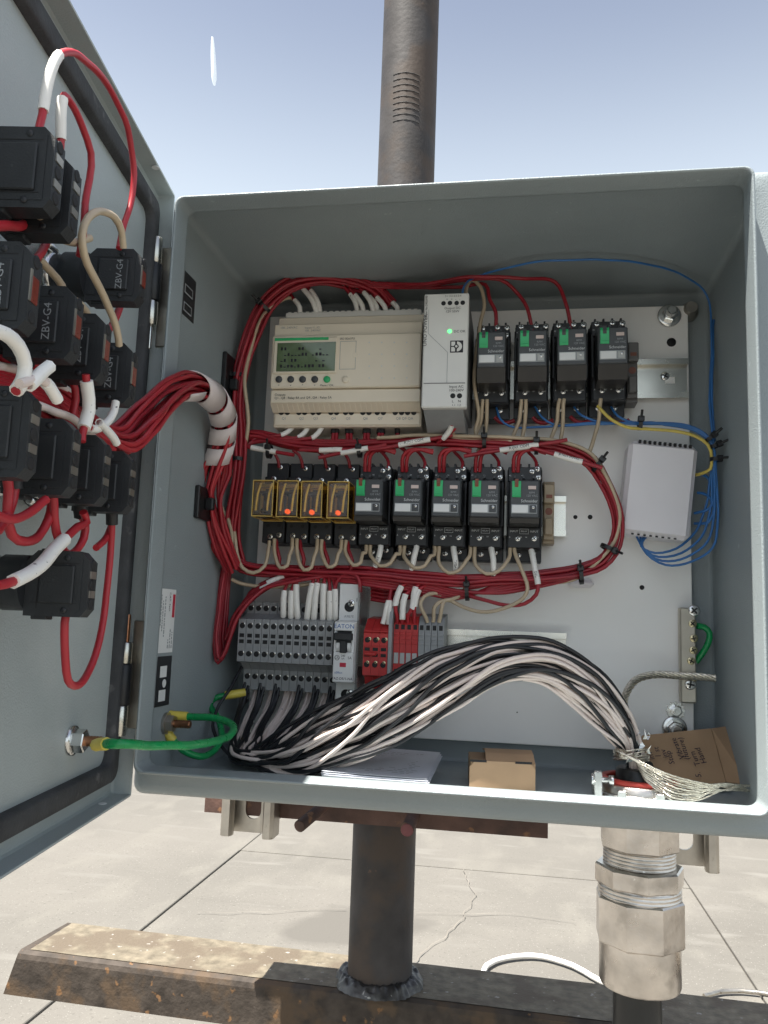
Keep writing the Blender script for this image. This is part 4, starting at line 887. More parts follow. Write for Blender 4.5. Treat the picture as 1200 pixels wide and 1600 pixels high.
spiral(dpath, 6.75, 10.6, 4.4, .0108, .80, 'white spiral wrap around the red bundle crossing from the door')
# --- red loops hanging at the lower left
for k in range(6):
    a, o_ = (0, 7, 3, 11, 5, 14)[k], (54, 46, 60, 42, 50, 38)[k]
    wire(pp((360+a*.5, 838, o_-8), (350+a*.8, 885, o_-4), (340+a*1.1, 945, o_), (334+a*1.3, 1000, o_+3), (341+a*.9, 1036-a*1.6, o_+4), (353+a*.5, 1018-a*2.2, o_+2), (366+a*.8, 972-a*1.2, o_), (396+a*1.4, 932-a*.7, o_-6), (440+a, 908-a*.3, 42), (500+a, 899, 40)), RR*.95, 'red', 'red wire in the long loops hanging left of the grey terminals', 'red loops hanging at the lower left')
# --- the big loop: right below the top row, round the right side, back below the middle row
loop = pp((366, 690, 48), (395, 680, 46), (440, 690, 44), (510, 697, 42), (590, 694, 42), (660, 690, 44), (740, 692, 46), (820, 694, 46), (880, 700, 44), (925, 722, 42), (952, 765, 40), (966, 810, 38), (962, 850, 36), (940, 880, 36), (900, 895, 38), (840, 903, 40), (780, 905, 42), (720, 908, 42), (650, 903, 42), (580, 897, 42), (500, 895, 42), (430, 892, 42), (380, 885, 44), (350, 860, 46))
bundle(loop, 8, [.0045]*9+[.0050]*6+[.0058]*9, RR, ['red'], 'red wire in the big bundle looping round the right of the middle row', 'red wires looping round the middle row', 1.5, 11)
wire([p+Vector((0, -.004, .0045)) for p in loop[4:14]]+pp((900, 905, 36), (830, 912, 38), (760, 917, 38)), RR, 'tan', 'tan wire on the outside of the big red loop', sleeves=())
# sleeves reading circuit numbers on the loop
for k, (u0, v0, u1, v1, s_) in enumerate(((622, 695, 672, 686, 'R1N1 COM'), (780, 704, 842, 694, 'R1N1 COM'), (866, 709, 910, 722, 'R1N1 COM'), (500, 703, 536, 703, ''), (534, 708, 575, 700, ''), (393, 699, 432, 706, ''))):
    a, c = P(u0, v0, 54), P(u1, v1, 54); w_ = wire([a.lerp(c, -.9), a, a.lerp(c, .5), c, a.lerp(c, 1.7)], RR, 'red', 'red wire in the upper loop with white sleeve, %s from the left' % ['fourth', 'fifth', 'sixth', 'second', 'third', 'first'][k], 'sleeved wires of the upper loop', [(1, 3, 'sleeve', 1.45)])
    if s_:
        mdp = (a+c)/2; text(s_, .0033, front(mdp.x, mdp.y-RR*1.47, mdp.z, math.atan2(c.z-a.z, c.x-a.x)), 'ink', w_)
# three sleeved wires below the controller
for k, (u, v) in enumerate(((458, 667), (484, 668), (506, 667))):
    wire(pp((u, v-9, 36), (u-4, v+2, 40), (u-16, v+13+k*1.5, 44), (u-34, v+16+k*1.5, 46), (u-62, 686+k*2, 47), (395, 690+k, 48), (376, 700+k*2, 50)), RR, 'red', 'white sleeved wire under the controller, %s from the left' % ['first', 'second', 'third'][k], 'sleeved wires under the controller', [(.35, 2.2, 'sleeve', 1.4)])
# twin red wires with black ferrules below the controller
for k, u in enumerate((523, 545, 572, 595, 621)):
    for s_ in ((-1, 1) if k < 4 else (0,)):
        wire(pp((u+s_*1.5, 662, 36), (u+s_*2.4, 676, 38), (u+s_*3, 688, 40), (u+s_*5+4, 699, 42), (u+14+s_*6, 706, 42)), RR, 'red', 'red wire dropping from the controller outputs with a black ferrule', 'ferruled red wires below the controller', [(0, 1.15, 'shrink', 1.5)])
# red arches into the tops of the middle row relays
for k, X in enumerate(RL):
    c = Vector((X/1000, 0, .2199)); q = lambda x, o, z: Vector((c.x+x/1000, PD-o/1000, c.z+z/1000))
    for s_ in (-1, 1):
        wire([q(-7.5+s_*1.7, 45, 27), q(-7.4+s_*1.8, 47, 33), q(-6.5+s_*2, 49, 40), q(-2+s_*2, 50, 44.5), q(8+s_*1, 50, 45.5), q(17, 48, 43.5+s_)], RR, 'redb', 'red wire arching into the top screws of a middle row relay', 'red wires arching into the middle row relays')
    wire([q(9.5, 44, 30), q(9.5, 42, 36), q(6, 40, 42), q(1, 40, 47)], RR*.85, 'red', 'short red wire behind the arches, dropping onto a middle row relay', 'short red wires behind the arches')
for k, X in enumerate(AX):
    q = lambda x, o, z: Vector(((X+x)/1000, PD-o/1000, (218.5+z)/1000))
    wire([q(1.5, 37, 33), q(1.2, 39, 38), q(-1.5, 41, 44), q(-7, 42, 48)], RR*.85, 'red', 'short red wire dropping onto an amber relay socket', 'red wires on the amber relay sockets')
    wire([q(2.8, 38, -30), q(4, 42, -38), q(8, 44, -48), q(6, 42, -58)], RR, 'red', 'red wire leaving the bottom of an amber relay socket', 'red wires below the amber relays')
# tan jumpers hopping between the relay sockets of the middle row
xs = [(425, 851), (460, 851), (499, 852), (537, 853), (575, 858), (628, 861), (682, 861), (738, 862), (800, 862)]
dep = [43, 43, 43, 43, 40, 40, 40, 40, 40]; bot = [890, 893, 888, 886, 888, 890, 898, 900, 906]
for k in range(len(xs)-1):
    (u0, v0), (u1, v1) = xs[k], xs[k+1]; w_ = (u1-u0); vb = bot[k] if k < len(bot) else 890
    wire(pp((u0+4, v0-9, dep[k]), (u0+3, v0+8, dep[k]+2), (u0+6, vb-16, dep[k]+5), (u0+w_*.36, vb-3, dep[k]+7), (u0+w_*.66, vb-7, dep[k]+7), (u1-9, vb-22, dep[k+1]+5), (u1-4, v1+6, dep[k+1]+3), (u1-3, v1-9, dep[k+1])), RTN, 'tan', 'tan jumper wire looping under the middle row, %s from the left' % ORD[k] if k < 5 else 'tan jumper wire looping under the middle row, %s' % ('third from its right end', 'second from its right end', 'last at its right end')[k-5], 'tan jumpers under the middle row')
wire(pp((421, 845, 43), (418, 862, 45), (412, 885, 48), (395, 896, 50), (378, 888, 52), (369, 862, 52), (366, 830, 52)), RTN, 'tan', 'tan wire from the first amber relay to the left bundle')
wire(pp((803, 853, 40), (806, 870, 44), (814, 890, 46), (824, 920, 48), (818, 935, 48), (795, 947, 46), (770, 955, 44), (745, 955, 42), (722, 947, 40), (705, 938, 40), (695, 938, 42), (690, 950, 44), (686, 972, 40)), RTN, 'tan', 'long tan wire sagging right of the grey spring terminals')
wire(pp((770, 900, 36), (735, 912, 38), (715, 932, 40), (688, 940, 43), (678, 950, 44), (677, 972, 40)), RTN, 'tan', 'tan wire curling into the third grey spring terminal')
wire(pp((690, 930, 38), (680, 927, 40), (664, 932, 44), (657, 944, 46), (662, 960, 45), (668, 972, 40)), RTN, 'tan', 'tan wire hooking into the second grey spring terminal')
wire(pp((362, 905, 44), (380, 912, 42), (410, 917, 40), (460, 915, 38), (520, 906, 36), (570, 912, 34), (600, 918, 34)), RTN, 'tan', 'tan wire running flat behind the red wires above the terminals')
# white sleeved wires from the right sockets of the middle row
for k, (u0, v0, u1, v1) in enumerate(((594, 853, 586, 886), (649, 853, 643, 890), (708, 855, 712, 893), (767, 858, 770, 905), (830, 862, 840, 914))):
    if k < 4: pts = pp((u0, v0-8, 38), (u0+1, v0+2, 42), (u0+(4 if k > 1 else -2), (v0+v1)/2, 45), (u1, v1, 43), (u1-12, v1+9, 40), (u1-45, v1+14, 38))
    else: pts = pp((u0-1, v0-8, 38), (u0+1, v0+2, 42), (u0+5, (v0+v1)/2, 46), (u1, v1, 48), (837, 930, 48), (820, 944, 46), (790, 945, 44), (755, 936, 42), (720, 928, 40), (680, 922, 40), (640, 914, 40))
    o = wire(pts, RR, 'red', 'red wire with white sleeve below the %s green lever relay of the middle row' % ORD[k], 'sleeved wires below the middle row relays', [(.6, 3, 'sleeve', 1.5)])
    p = (pts[2]+pts[3])/2; d = pts[3]-pts[2]; text('SV0A%d' % (k+1), .0032, front(p.x, p.y-RR*1.65, p.z, math.atan2(d.z, d.x)), 'ink', o)
# loose red runs above the terminals
for k in range(5):
    o_ = (52, 46, 40, 44, 36)[k]
    wire(pp((352+k*7, 1000-k*12, o_), (366+k*6, 960-k*8, o_), (402+k*5, 926-k*5, o_-2), (455+k*3, 909-k*4, o_-4), (540, 897+k*3, 42), (640, 906+k*4, 40), (715, 922+k*3, 42-k), (790, 926-k*4, 40), (870, 911-k*4, 38), (905, 902-k*3, 36)), RR*.95, 'red', 'red wire sweeping from the lower left loops along under the middle row', 'red wires sweeping under the middle row', [(2.0, 2.6, 'sleeve', 1.35)] if k in (1, 3) else ())
# sleeved wires down into the grey terminals
for k, (u0, v0, u1, v1) in enumerate(((444, 923, 443, 964), (456, 923, 455, 966), (463, 913, 465, 967), (488, 911, 480, 969), (496, 911, 491, 969), (506, 913, 505, 970), (516, 925, 516, 970), (524, 922, 525, 969))):
    wire(pp((u0+14-k*3, v0-26, 40), (u0+5-k, v0-12, 42), (u0, v0, 44), ((u0+u1)/2, (v0+v1)/2, 44), (u1, v1-3, 41), (u1, v1+4, 33)), RR*.95, 'red', 'white sleeved red wire standing above the grey terminals, %s from the left' % tn[k].replace('leftmost', 'first'), 'sleeved wires above the grey terminals', [(2, 4.05, 'sleeve', 1.75)])
wire(pp((524, 925, 42), (526, 908, 44), (538, 897, 46), (553, 898, 48), (561, 909, 48), (563, 925, 46)), RR, 'red', 'red wire arching over the top of the breaker')
# sleeved wires into the red terminals
for k, (u0, v0, u1, v1) in enumerate(((606, 943, 598, 975), (610, 943, 607, 976))):
    wire(pp((612, 918, 40), (610, 930, 42), (u0, v0, 44), (u1, v1, 44)), RR, 'red', 'thin white sleeved wire entering the red screw terminals, %s one' % ('left', 'right')[k], 'sleeved wires into the red screw terminals', [(1.6, 3, 'sleeve', 1.3)])
for k, (u0, v0, u1, v1, u2) in enumerate(((628, 916, 618, 944, 620), (634, 929, 628, 968, 628), (650, 918, 645, 950, 637), (655, 922, 648, 946, 647))):
    wire(pp((u0+16, v0-9, 38), (u0, v0, 44), (u1, v1, 46), (u2, 962, 45), (u2, 974, 40)), RR, 'redb', 'white sleeved red wire bending into the red spring terminals, %s from the left' % ORD[k], 'sleeved wires into the red spring terminals', [(1, 2.1, 'sleeve', 1.6)])
for k in range(4): wire(pp((580, 918+k*6, 26), (600, 921+k*6, 28), (640, 919+k*5, 28), (680, 912+k*4, 30)), RR, 'red', 'short red wire lying flat behind the sleeves right of the breaker', 'flat red wires right of the breaker')
# --- top row: red drops from above, tan pairs and blue wires below
for k, (u0, v0, um, vm, u, v) in enumerate(((740, 450, 765, 468, 775, 512), (745, 440, 806, 455, 833, 512), (745, 436, 868, 440, 893, 512))):
    zc = .413-k*.0008
    wire([P(545, 446-k*3, 40), P(600, 449-k*3, 38), pZ(660, 450-k*3, zc-.002), pZ(u0-20, v0-2, zc), pZ((u0+um)/2+6, min(v0, vm)-5+k*2, zc), P(um, vm, 42), P((um+u)/2+4, (vm+v)/2-2, 44), P(u, v+6, 43)], RR, 'red', 'red wire curving down into the %s relay of the top row' % ORD[k], 'red wires from above into the top row')
wire(pp((727, 462, 60), (730, 446, 50), (737, 437, 44), (750, 448, 44), (756, 475, 46), (750, 505, 48), (743, 560, 50), (741, 600, 50), (747, 650, 46), (742, 672, 44), (744, 690, 44)), RTN, 'tan', 'tan wire running down the side of the power supply')
for k, X in enumerate(RU):
    q = lambda x, o, z: Vector(((X+x)/1000, PD-o/1000, (342.7+z)/1000))
    for s_ in ((-1, 1) if k < 3 else (0,)):
        wire([q(-6+s_*1.8, 43, -33), q(-6.5+s_*2.2, 42, -40), q(-7+s_*2.4, 40, -50), q(-9+s_*3, 38, -60-2*s_), q(-12+s_*4, 42, -70), q(-15+s_*4, 44, -78)], RTN, 'tan', 'tan wire hanging from the %s relay of the top row' % ORD[k], 'tan wires below the top row')
    wire([q(2, 26, -44), q(6, 26, -48), q(13, 26, -49.5), q(19, 26, -47)], RR*1.1, 'red', 'red wire curling under the %s relay of the top row' % ORD[k], 'red wires under the top row')
for k, (u, v, pts) in enumerate(((775, 640, [(782, 655), (797, 666), (840, 668), (920, 662)]), (835, 638, [(848, 652), (866, 664), (900, 665), (950, 662)]), (897, 640, [(910, 650), (930, 658), (960, 661), (985, 661)]), (955, 640, [(965, 650), (980, 657), (1000, 659), (1020, 659)]))):
    wire(pp((u, v-4, 28), *[(a, c, 36) for a, c in pts], (1040, 661+k, 36), (1085, 669+k*1.5, 36), (1108, 684+k*1.5, 38), (1116, 705, 38), (1120-k*4, 760, 36-k*3), (1122-k*6, 815-k*9, 34-k*4), (1114-k*9, 856-k*9, 32-k*3), (1080-k*8, 878-k*7, 30-k), (1040-k*5, 882-k*6, 28), (1012-k*3, 866-k*4, 26), (994+k*6, 836, 18)), .0010, 'blue', 'blue wire from the %s top row relay round into the white module' % ORD[k], 'blue wires to the white module')
wire(pp((934, 634, 42), (942, 642, 44), (956, 655, 44), (978, 666, 42), (1010, 669, 40), (1055, 674, 40), (1088, 682, 40), (1106, 694, 40), (1112, 715, 38), (1111, 733, 36), (1098, 740, 30), (1086, 742, 22)), .0014, 'yellow', 'yellow wire from the last top row relay to the white module')
wire([pY(722, 464, .112), pY(724, 448, .122), pZ(738, 436, .412), pZ(780, 422, .414), pZ(850, 408, .415), pZ(950, 406, .415), pZ(1030, 418, .415), pZ(1085, 440, .414), pY(1108, 470, .172), pY(1112, 520, .17), pY(1111, 580, .165), pY(1109, 640, .155), pY(1114, 690, .150), pY(1118, 760, .150)], .0009, 'blue', 'blue wire running over the top of the panel and down the right side')
wire([pY(1116, 690, .152), pY(1113, 640, .157), pY(1114, 560, .167), pY(1115, 500, .176)], .0012, 'blue', 'short blue wire lying along the right wall')
for k in range(2): wire(pp((1090, 740+k*30, 18), (1105, 745+k*30, 24), (1116, 770+k*24, 28), (1108, 795+k*20, 26), (1085, 802+k*16, 16)), .0012, 'blue', 'thin blue loop at the right side of the white module, %s one' % ('upper', 'lower')[k], 'thin blue loops at the module')
wire(pp((706, 650, 62), (706, 658, 62), (703, 670, 58), (694, 683, 54), (684, 692, 50)), RR, 'red', 'white sleeved red wire from the power supply input', None, [(0, 1.1, 'shrink', 1.8), (1.5, 3.2, 'sleeve', 1.5)])
wire(pp((718, 650, 60), (714, 664, 58), (702, 676, 52), (688, 688, 48)), RR, 'redb', 'red wire behind the sleeved power supply input wire')
wire(pp((716, 652, 56), (714, 668, 52), (705, 682, 48), (760, 690, 48), (800, 690, 48)), RTN, 'tan', 'tan wire from the power supply input to the red loop')
# ================================================================== cable ties
def tie(u, v, o, ang, R, lab, r2=None):
    p = P(u, v, o); d = Vector((math.cos(ang), 0, math.sin(ang))); n = Vector((-d.z, 0, d.x)); f = Vector((0, -1, 0))
    t = empty('cable_tie', p, lab, 'cable tie', 'black cable ties'); b = MB(); vs, fs = [], []; N_ = 20; rb = r2 or R
    for k in range(N_):
        a = 2*math.pi*k/N_
        for ww, rr in ((-.0016, 1), (.0016, 1), (.0016, .9), (-.0016, .9)): vs.append(p+d*ww+(n*math.cos(a)*R+f*math.sin(a)*rb)*rr)
    for k in range(N_):
        for j in range(4): fs.append((4*k+j, 4*k+(j+1) % 4, 4*((k+1) % N_)+(j+1) % 4, 4*((k+1) % N_)+j))
    b.add(vs, fs); b.build('strap', 'tie', t)
    h = p+n*R*.5+f*rb*.95; b = MB(Matrix.Translation(h) @ Matrix.Rotation(-ang, 4, 'Y')); b.box(-.0026, .0026, -.0026, .0014, -.0022, .0022, .0005); b.build('head', 'tie', t)
    b = MB(); b.tube([h+f*.001, h+f*.004+n*.003, h+f*.006+n*.006], .0011, 5); b.build('tail', 'tie', t)
tie(413, 480, 50, math.radians(48), .0078, 'black cable tie on the arch at the upper left of the controller')
tie(370, 588, 56, math.radians(94), .0078, 'black cable tie on the vertical bundle beside the display')
tie(371, 718, 53, math.radians(90), .0072, 'thin black cable tie where the left bundles cross')
tie(421, 706, 50, math.radians(-5), .0060, 'black cable tie on the left end of the upper loop')
tie(562, 705, 50, math.radians(3), .0056, 'black cable tie on the upper loop above the first lever relay')
tie(757, 690, 48, 0, .0072, 'black cable tie on the upper loop right of the power supply')
tie(838, 697, 48, 0, .0072, 'black cable tie on the upper loop below the second top row relay')
tie(935, 726, 43, math.radians(-38), .0078, 'black cable tie at the upper right bend of the red loop')
tie(952, 858, 38, math.radians(-118), .0078, 'black cable tie at the lower right bend of the red loop')
tie(907, 897, 40, math.radians(8), .0085, 'black cable tie on a clear base at the lower right of the loop')
tie(730, 922, 42, math.radians(2), .0090, 'black cable tie under the middle row beside the sagging tan wire')
tie(1000, 662, 38, math.radians(-2), .0056, 'black cable tie on the blue wires above the white module')
tie(1110, 684, 38, math.radians(-50), .0050, 'black cable tie on the blue wires at the right corner')
tie(1117, 697, 38, math.radians(-70), .0050, 'second black cable tie on the blue wires at the right corner')
tie(1118, 718, 38, math.radians(-90), .0045, 'black cable tie on the blue wires right of the module')
p = P(907, 912, 3); b = MB(); b.box(p.x-.011, p.x+.011, PD-.008, PD-.0003, p.z-.0035, p.z+.0035, .003); b.build('tie_base', 'white', None, label='small white tie base on the panel at the lower right of the loop', cat='tie base')
# black clip holding the bundle to the left wall, and the one higher up
for Y0, Y1, Za, Zb, lab in ((.070, .100, .196, .222, 'black adhesive clip on the left wall under the spiral wrap'), (.110, .135, .293, .345, 'black adhesive clip on the left wall beside the controller')):
    t = empty('wall_clip', (.0023, (Y0+Y1)/2, Za), lab, 'clip'); b = MB(); b.box(.0021, .0060, Y0, Y1, Za, Zb, .0008); b.build('base', 'tie', t)
    b = MB(); b.box(.0060, .0130, (Y0+Y1)/2-.003, (Y0+Y1)/2+.003, (Za+Zb)/2-.005, (Za+Zb)/2+.005, .001); b.build('saddle', 'tie', t)
# ================================================================== multi-conductor cable fanned to the terminals
rnd = random.Random(21)
NB = 62; WR = .00150
for j in range(NB):
    m = 'bwire' if (j*7) % 12 < 6 else 'wwire'; rnd.random(); th = j*2.39996; rho = math.sqrt((j+.5)/NB); r_ = rnd.random; k = j % 12
    tx = (TX0+TP*(.5+k)+(-1.5, 1.5, 0, .8)[j//12 % 4])/1000; deep = 0 if m == 'bwire' else .010
    q0 = Vector((tx, PD-.029+deep, .0640-.003*(j//12))); q1 = Vector((tx*.97, PD-.034-.003*r_()+deep, .046)); q2 = Vector((tx*.80+.004+.002*r_(), .136-.008*r_()+deep, .026+.003*r_()))
    ph = rnd.uniform(0, 6.28); f = rnd.random()
    q3 = Vector((.026+.010*f+.42*tx, .104-.012*r_(), .0075+.010*r_())); pts = [q0, q1, q2, q3]
    tw = 1.9+rnd.uniform(-1.3, 1.3)
    for i, (u, v, Y, R, an) in enumerate(((455, 1180, .084, .0170, 24), (525, 1148, .079, .0210, 30), (610, 1107, .077, .0225, 29), (695, 1062, .079, .0205, 24), (780, 1034, .083, .0165, 6), (855, 1037, .089, .0155, -16), (915, 1073, .095, .0148, -40), (955, 1120, .100, .0130, -54), (980, 1160, .105, .0095, -62))):
        c = pY(u, v, Y); a = th+tw*i/8+.5*math.sin(ph+i*.9); s_ = rho*(1+.2*math.sin(j*1.7+i*1.1))
        nn = Vector((-math.sin(math.radians(an)), 0, math.cos(math.radians(an))))
        pts.append(c+nn*(math.cos(a)*s_*R)+Vector((0, 1, 0))*(math.sin(a)*s_*R*.55))
    e = Vector((.3445+rho*math.cos(th)*.0085, .110+rho*math.sin(th)*.0085, .010)); pts += [e+Vector((0, 0, .014)), e, e+Vector((0, 0, -.03))]
    wire(pts, WR*rnd.uniform(.93, 1.06), m, 'black insulated wire in the arching cable from the gland to the terminals' if m == 'bwire' else 'pale pinkish white wire in the arching cable from the gland to the terminals', 'black wires of the arching cable' if m == 'bwire' else 'pale wires of the arching cable')
wire([pY(378, 1042, .152), pY(362, 1072, .140), pY(338, 1112, .125), pY(332, 1135, .115), pY(345, 1165, .105), pY(375, 1190, .095), pZ(400, 1196, .008)], .0014, 'bwire', 'thin black wire slanting from the first terminal past the green wire')
# tinned shield wires swept to the right
for j in range(11):
    a = (j-5)/5; pts = [Vector((.3445+a*.004, .104, .030)), pY(985+j*2, 1174+j*4, .088-.001*(j%3)), pY(1015+j*2, 1190+j*5.0, .080), pY(1050, 1208+j*4.2, .078-.002*(j%2)), pY(1090, 1222+j*2.8, .082), pY(1130, 1229+math.sin(j*2)*6, .090), pY(1158+j*2, 1232+math.sin(j*3)*5, .100)]
    if j in (0, 1): pts[1:4] = [pY(962+j*6, 1172, .086), pY(1000, 1190+j*3, .078), pY(1045, 1210+j*4, .076)]
    c, ts = catmull(pts, .004); b = MB()
    T = [(c[min(i+1, len(c)-1)]-c[max(i-1, 0)]).normalized() for i in range(len(c))]
    for s_ in range(3):
        line = []
        for i, p in enumerate(c):
            x = T[i].orthogonal().normalized(); y = T[i].cross(x); an = i*1.1+s_*2.094; line.append(p+x*.0003*math.cos(an)+y*.0003*math.sin(an))
        b.tube(line, .00042, 5)
    b.build('shield_wire', 'braid', None, recalc=False, label='bare tinned shield wire swept right in front of the cardboard', cat='wire', group='tinned shield wires')
b = MB(); c0 = Vector((.338, .106, .024))
for k in range(5): b.tube([c0+Vector((.0125*math.cos(a*.5), .011*math.sin(a*.5), k*.0016+.0012*math.sin(a+k)+.0004*a)) for a in range(13)], .0006, 5)
b.build('shield_wrap', 'braid', None, recalc=False, label='bare wire wound round the cable where it leaves the gland', cat='wire')
b = MB(); rf = random.Random(2); vs, fs = [], []
for k in range(14):
    a = rf.uniform(0, 6.28); p = c0+Vector((.012*math.cos(a)*.9, -.008+.006*math.sin(a), .006+rf.uniform(0, .018))); q = [p+Vector((rf.uniform(-.004, .004), rf.uniform(-.002, .002), rf.uniform(-.005, .005))) for _ in range(3)]
    b.add([p]+q, [(0, 1, 2), (0, 2, 3)])
b.build('foil_scrap', 'bright', None, recalc=False, label='crumpled shiny foil shield on the cable just above the gland', cat='foil')
# twisted braid to the earth bar
c, ts = catmull([pY(985, 1150, .110), pY(976, 1110, .125), pY(978, 1085, .145), pY(995, 1062, .160), pY(1025, 1054, .168), pY(1062, 1056, .171), pY(1090, 1057, .172), pY(1118, 1060, .172)], .003); b = MB()
T = [(c[min(i+1, len(c)-1)]-c[max(i-1, 0)]).normalized() for i in range(len(c))]; x = T[0].orthogonal().normalized(); F_ = []
for i in range(len(c)): x = (x-T[i]*x.dot(T[i])).normalized(); F_.append((x.copy(), T[i].cross(x)))
for s_ in range(6):
    b.tube([p+F_[i][0]*.0021*math.cos(i*.55+s_*1.047)+F_[i][1]*.0021*math.sin(i*.55+s_*1.047) for i, p in enumerate(c)], .0011, 6)
b.build('braided_strap', 'braid', None, recalc=False, label='twisted bare earth braid running to the earth bar', cat='braid')
# ================================================================== green earth wires
wire([pD(150, 1164, .012), pY(185, 1164, -.115), pY(235, 1165, -.09), pY(300, 1163, -.05), pY(345, 1155, .0), pY(364, 1144, .03), pY(362, 1133, .045), pY(340, 1124, .052), pY(300, 1120, .054), pY(262, 1117, .052)], .0027, 'greenw', 'thick green earth wire from the door stud to the left wall stud', None, [(0, .55, 'crimp', 1.3), (8.2, 9, 'crimp', 1.3)], 'earth_wire')
wire([pY(258, 1140, .048), pY(268, 1155, .050), pY(285, 1172, .054), pY(310, 1182, .062), pY(335, 1172, .085), pY(346, 1150, .105), pY(340, 1122, .125), pY(328, 1100, .138), pY(340, 1090, .146), pY(362, 1086, .150), pY(383, 1082, .155)], .0026, 'greenw', 'green earth wire curving from the wall stud up to the panel', None, [(0, 1.1, 'crimp', 1.35), (8.6, 10, 'crimp', 1.4)], 'earth_wire')
wire([P(1089, 978, 6), P(1100, 980, 6), P(1108, 990, 6), P(1106, 1005, 7), P(1098, 1020, 6), P(1088, 1034, 3)], .0026, 'greenw', 'short green wire loop beside the earth bar', name='earth_wire')
t = empty('earth_stud', (.0023, .0445, .040), 'copper earth stud with nut low on the left inner wall', 'stud')
b = MB(); b.lathe((.0022, .0445, .0415), (1, 0, 0), [(0, .0078), (.002, .0078)], 22); b.lathe((.0042, .0445, .0415), (1, 0, 0), [(0, .0062), (.005, .0062)], 6, False); b.build('nut', 'galv', t)
b = MB(); b.lathe((.008, .0445, .0415), (1, 0, 0), [(0, .003)]+[(.001+k*.0009, .003-.0004*(k % 2)) for k in range(13)]+[(.0135, .0024)], 14); b.build('thread', 'copper', t)
# ================================================================== cable gland and locknut
GX, GY = .3437, .110
gl = empty('cable_gland', (GX, GY, -.140), 'large bare aluminium cable gland under the enclosure', 'cable gland')
def hexl(z0, z1, r, ch=.0012, ang=.2, m='alu', name='hex_body'):
    b = MB(); b.lathe((GX, GY, z0), (0, 0, 1), [(0, r-ch), (ch, r), (z1-z0-ch, r), (z1-z0, r-ch)], 8, False, ang); return b.build(name, m, gl)
def thread(z0, z1, r):
    n = int((z1-z0)/.0022); pr = [(0, r)]
    for k in range(n): d = (z1-z0)/n; pr += [(d*k+d*.25, r+.0010), (d*k+d*.5, r+.0010), (d*k+d*.75, r)]
    pr.append((z1-z0, r)); b = MB(); b.lathe((GX, GY, z0), (0, 0, 1), pr, 40); b.build('thread', 'alu', gl)
hexl(-.0350, -.0008, .0285, ang=.35); thread(-.0470, -.0348, .0245); hexl(-.0605, -.0468, .0312, ang=.05, name='hex_nut'); thread(-.0680, -.0602, .0282); hexl(-.0990, -.0678, .0315, ang=.38, name='compression_nut')
b = MB(); b.lathe((GX, GY, -.1290), (0, 0, 1), [(0, .0185), (0, .0250), (.0010, .0275), (.003, .0283), (.0303, .0283)], 48); b.build('sleeve_end', 'alu', gl)
wire([Vector((GX-.002, GY, -.10)), Vector((GX-.002, GY, -.135)), Vector((GX-.003, GY+.002, -.20)), Vector((GX+.004, GY+.01, -.30)), Vector((GX+.02, GY+.05, -.6)), Vector((GX+.05, GY+.10, -.95)), Vector((GX+.10, GY+.2, -1.17)), Vector((GX+.4, GY+.35, -1.182)), Vector((GX+.9, GY+.4, -1.182))], .0168, 'cable', 'thick black cable leaving the bottom of the gland', name='power_cable', cat='cable', sides=20)
ln = empty('gland_locknut', (GX, GY, .002), 'bright steel gland locknut with red sealing ring on the enclosure floor', 'locknut')
b = MB(); b.lathe((GX, GY, .0022), (0, 0, 1), [(0, .0335), (.0022, .0335), (.003, .031), (.003, .025)], 40); 
for k in range(8):
    a = k*math.pi/4+.3; b.box(GX+.033*math.cos(a)-.003, GX+.033*math.cos(a)+.003, GY+.033*math.sin(a)-.003, GY+.033*math.sin(a)+.003, .0022, .009, .0008)
b.build('nut_ring', 'bright', ln)
b = MB(); b.lathe((GX, GY, .003), (0, 0, 1), [(0, .030), (.007, .030), (.008, .0285), (.008, .024)], 40, cap=False); b.build('steel_collar', 'alu', ln)
b = MB(); b.lathe((GX, GY, .0108), (0, 0, 1), [(0, .0270), (.0018, .0284), (.0034, .0270), (.0034, .0235), (.0018, .0222), (0, .0235)], 40, cap=False); b.build('sealing_ring', 'redring', ln)
b = MB(); b.lathe((GX, GY, .002), (0, 0, 1), [(0, .0165), (.017, .0165), (.0185, .0150)], 24); b.build('cable_sheath', 'cable', ln)
t = empty('bonding_lug', pZ(945, 1235, .002), 'small bright steel bonding screw standing beside the locknut', 'bonding screw'); p = pY(932, 1218, .088)
b = MB(); b.box(p.x-.0016, p.x+.0040, p.y-.002, p.y+.002, .0022, p.z+.006, .0006); b.build('lug', 'bright', t)
b = MB(); b.lathe((p.x-.0035, p.y, p.z), (1, 0, 0), [(0, .0042), (.002, .0042), (.0024, .002), (.012, .002), (.0122, .0034), (.0152, .0034)], 14); b.build('set_screw', 'bright', t)
# ================================================================== cardboard, small box, booklet
def quadslab(name, q, th, m, parent=None, **kw):
    n = (q[1]-q[0]).cross(q[3]-q[0]).normalized()*th; b = MB(); vs = [p for p in q]+[p+n for p in q]
    b.add(vs, [(0, 1, 2, 3), (7, 6, 5, 4), (0, 4, 5, 1), (1, 5, 6, 2), (2, 6, 7, 3), (3, 7, 4, 0)]); return b.build(name, m, parent, **kw)
A, B_ = pY(1003, 1149, .150), pY(1111, 1138, .160); C_, Dd = pZ(1134, 1222, .012), pZ(1012, 1246, .012)
Dd = pY(1012, 1246, .118); _n = (B_-A).cross(Dd-A).normalized()
def onplane(u, v): d = ray(u, v); return CAM+d*((A-CAM).dot(_n)/d.dot(_n))
C_ = onplane(1134, 1222)
cd_ = empty('cardboard_piece', (A+B_+C_+Dd)/4, 'torn brown cardboard with handwriting leaning in the right corner', 'cardboard')
quadslab('main_sheet', [A, B_, C_, Dd], .0022, 'card', cd_)
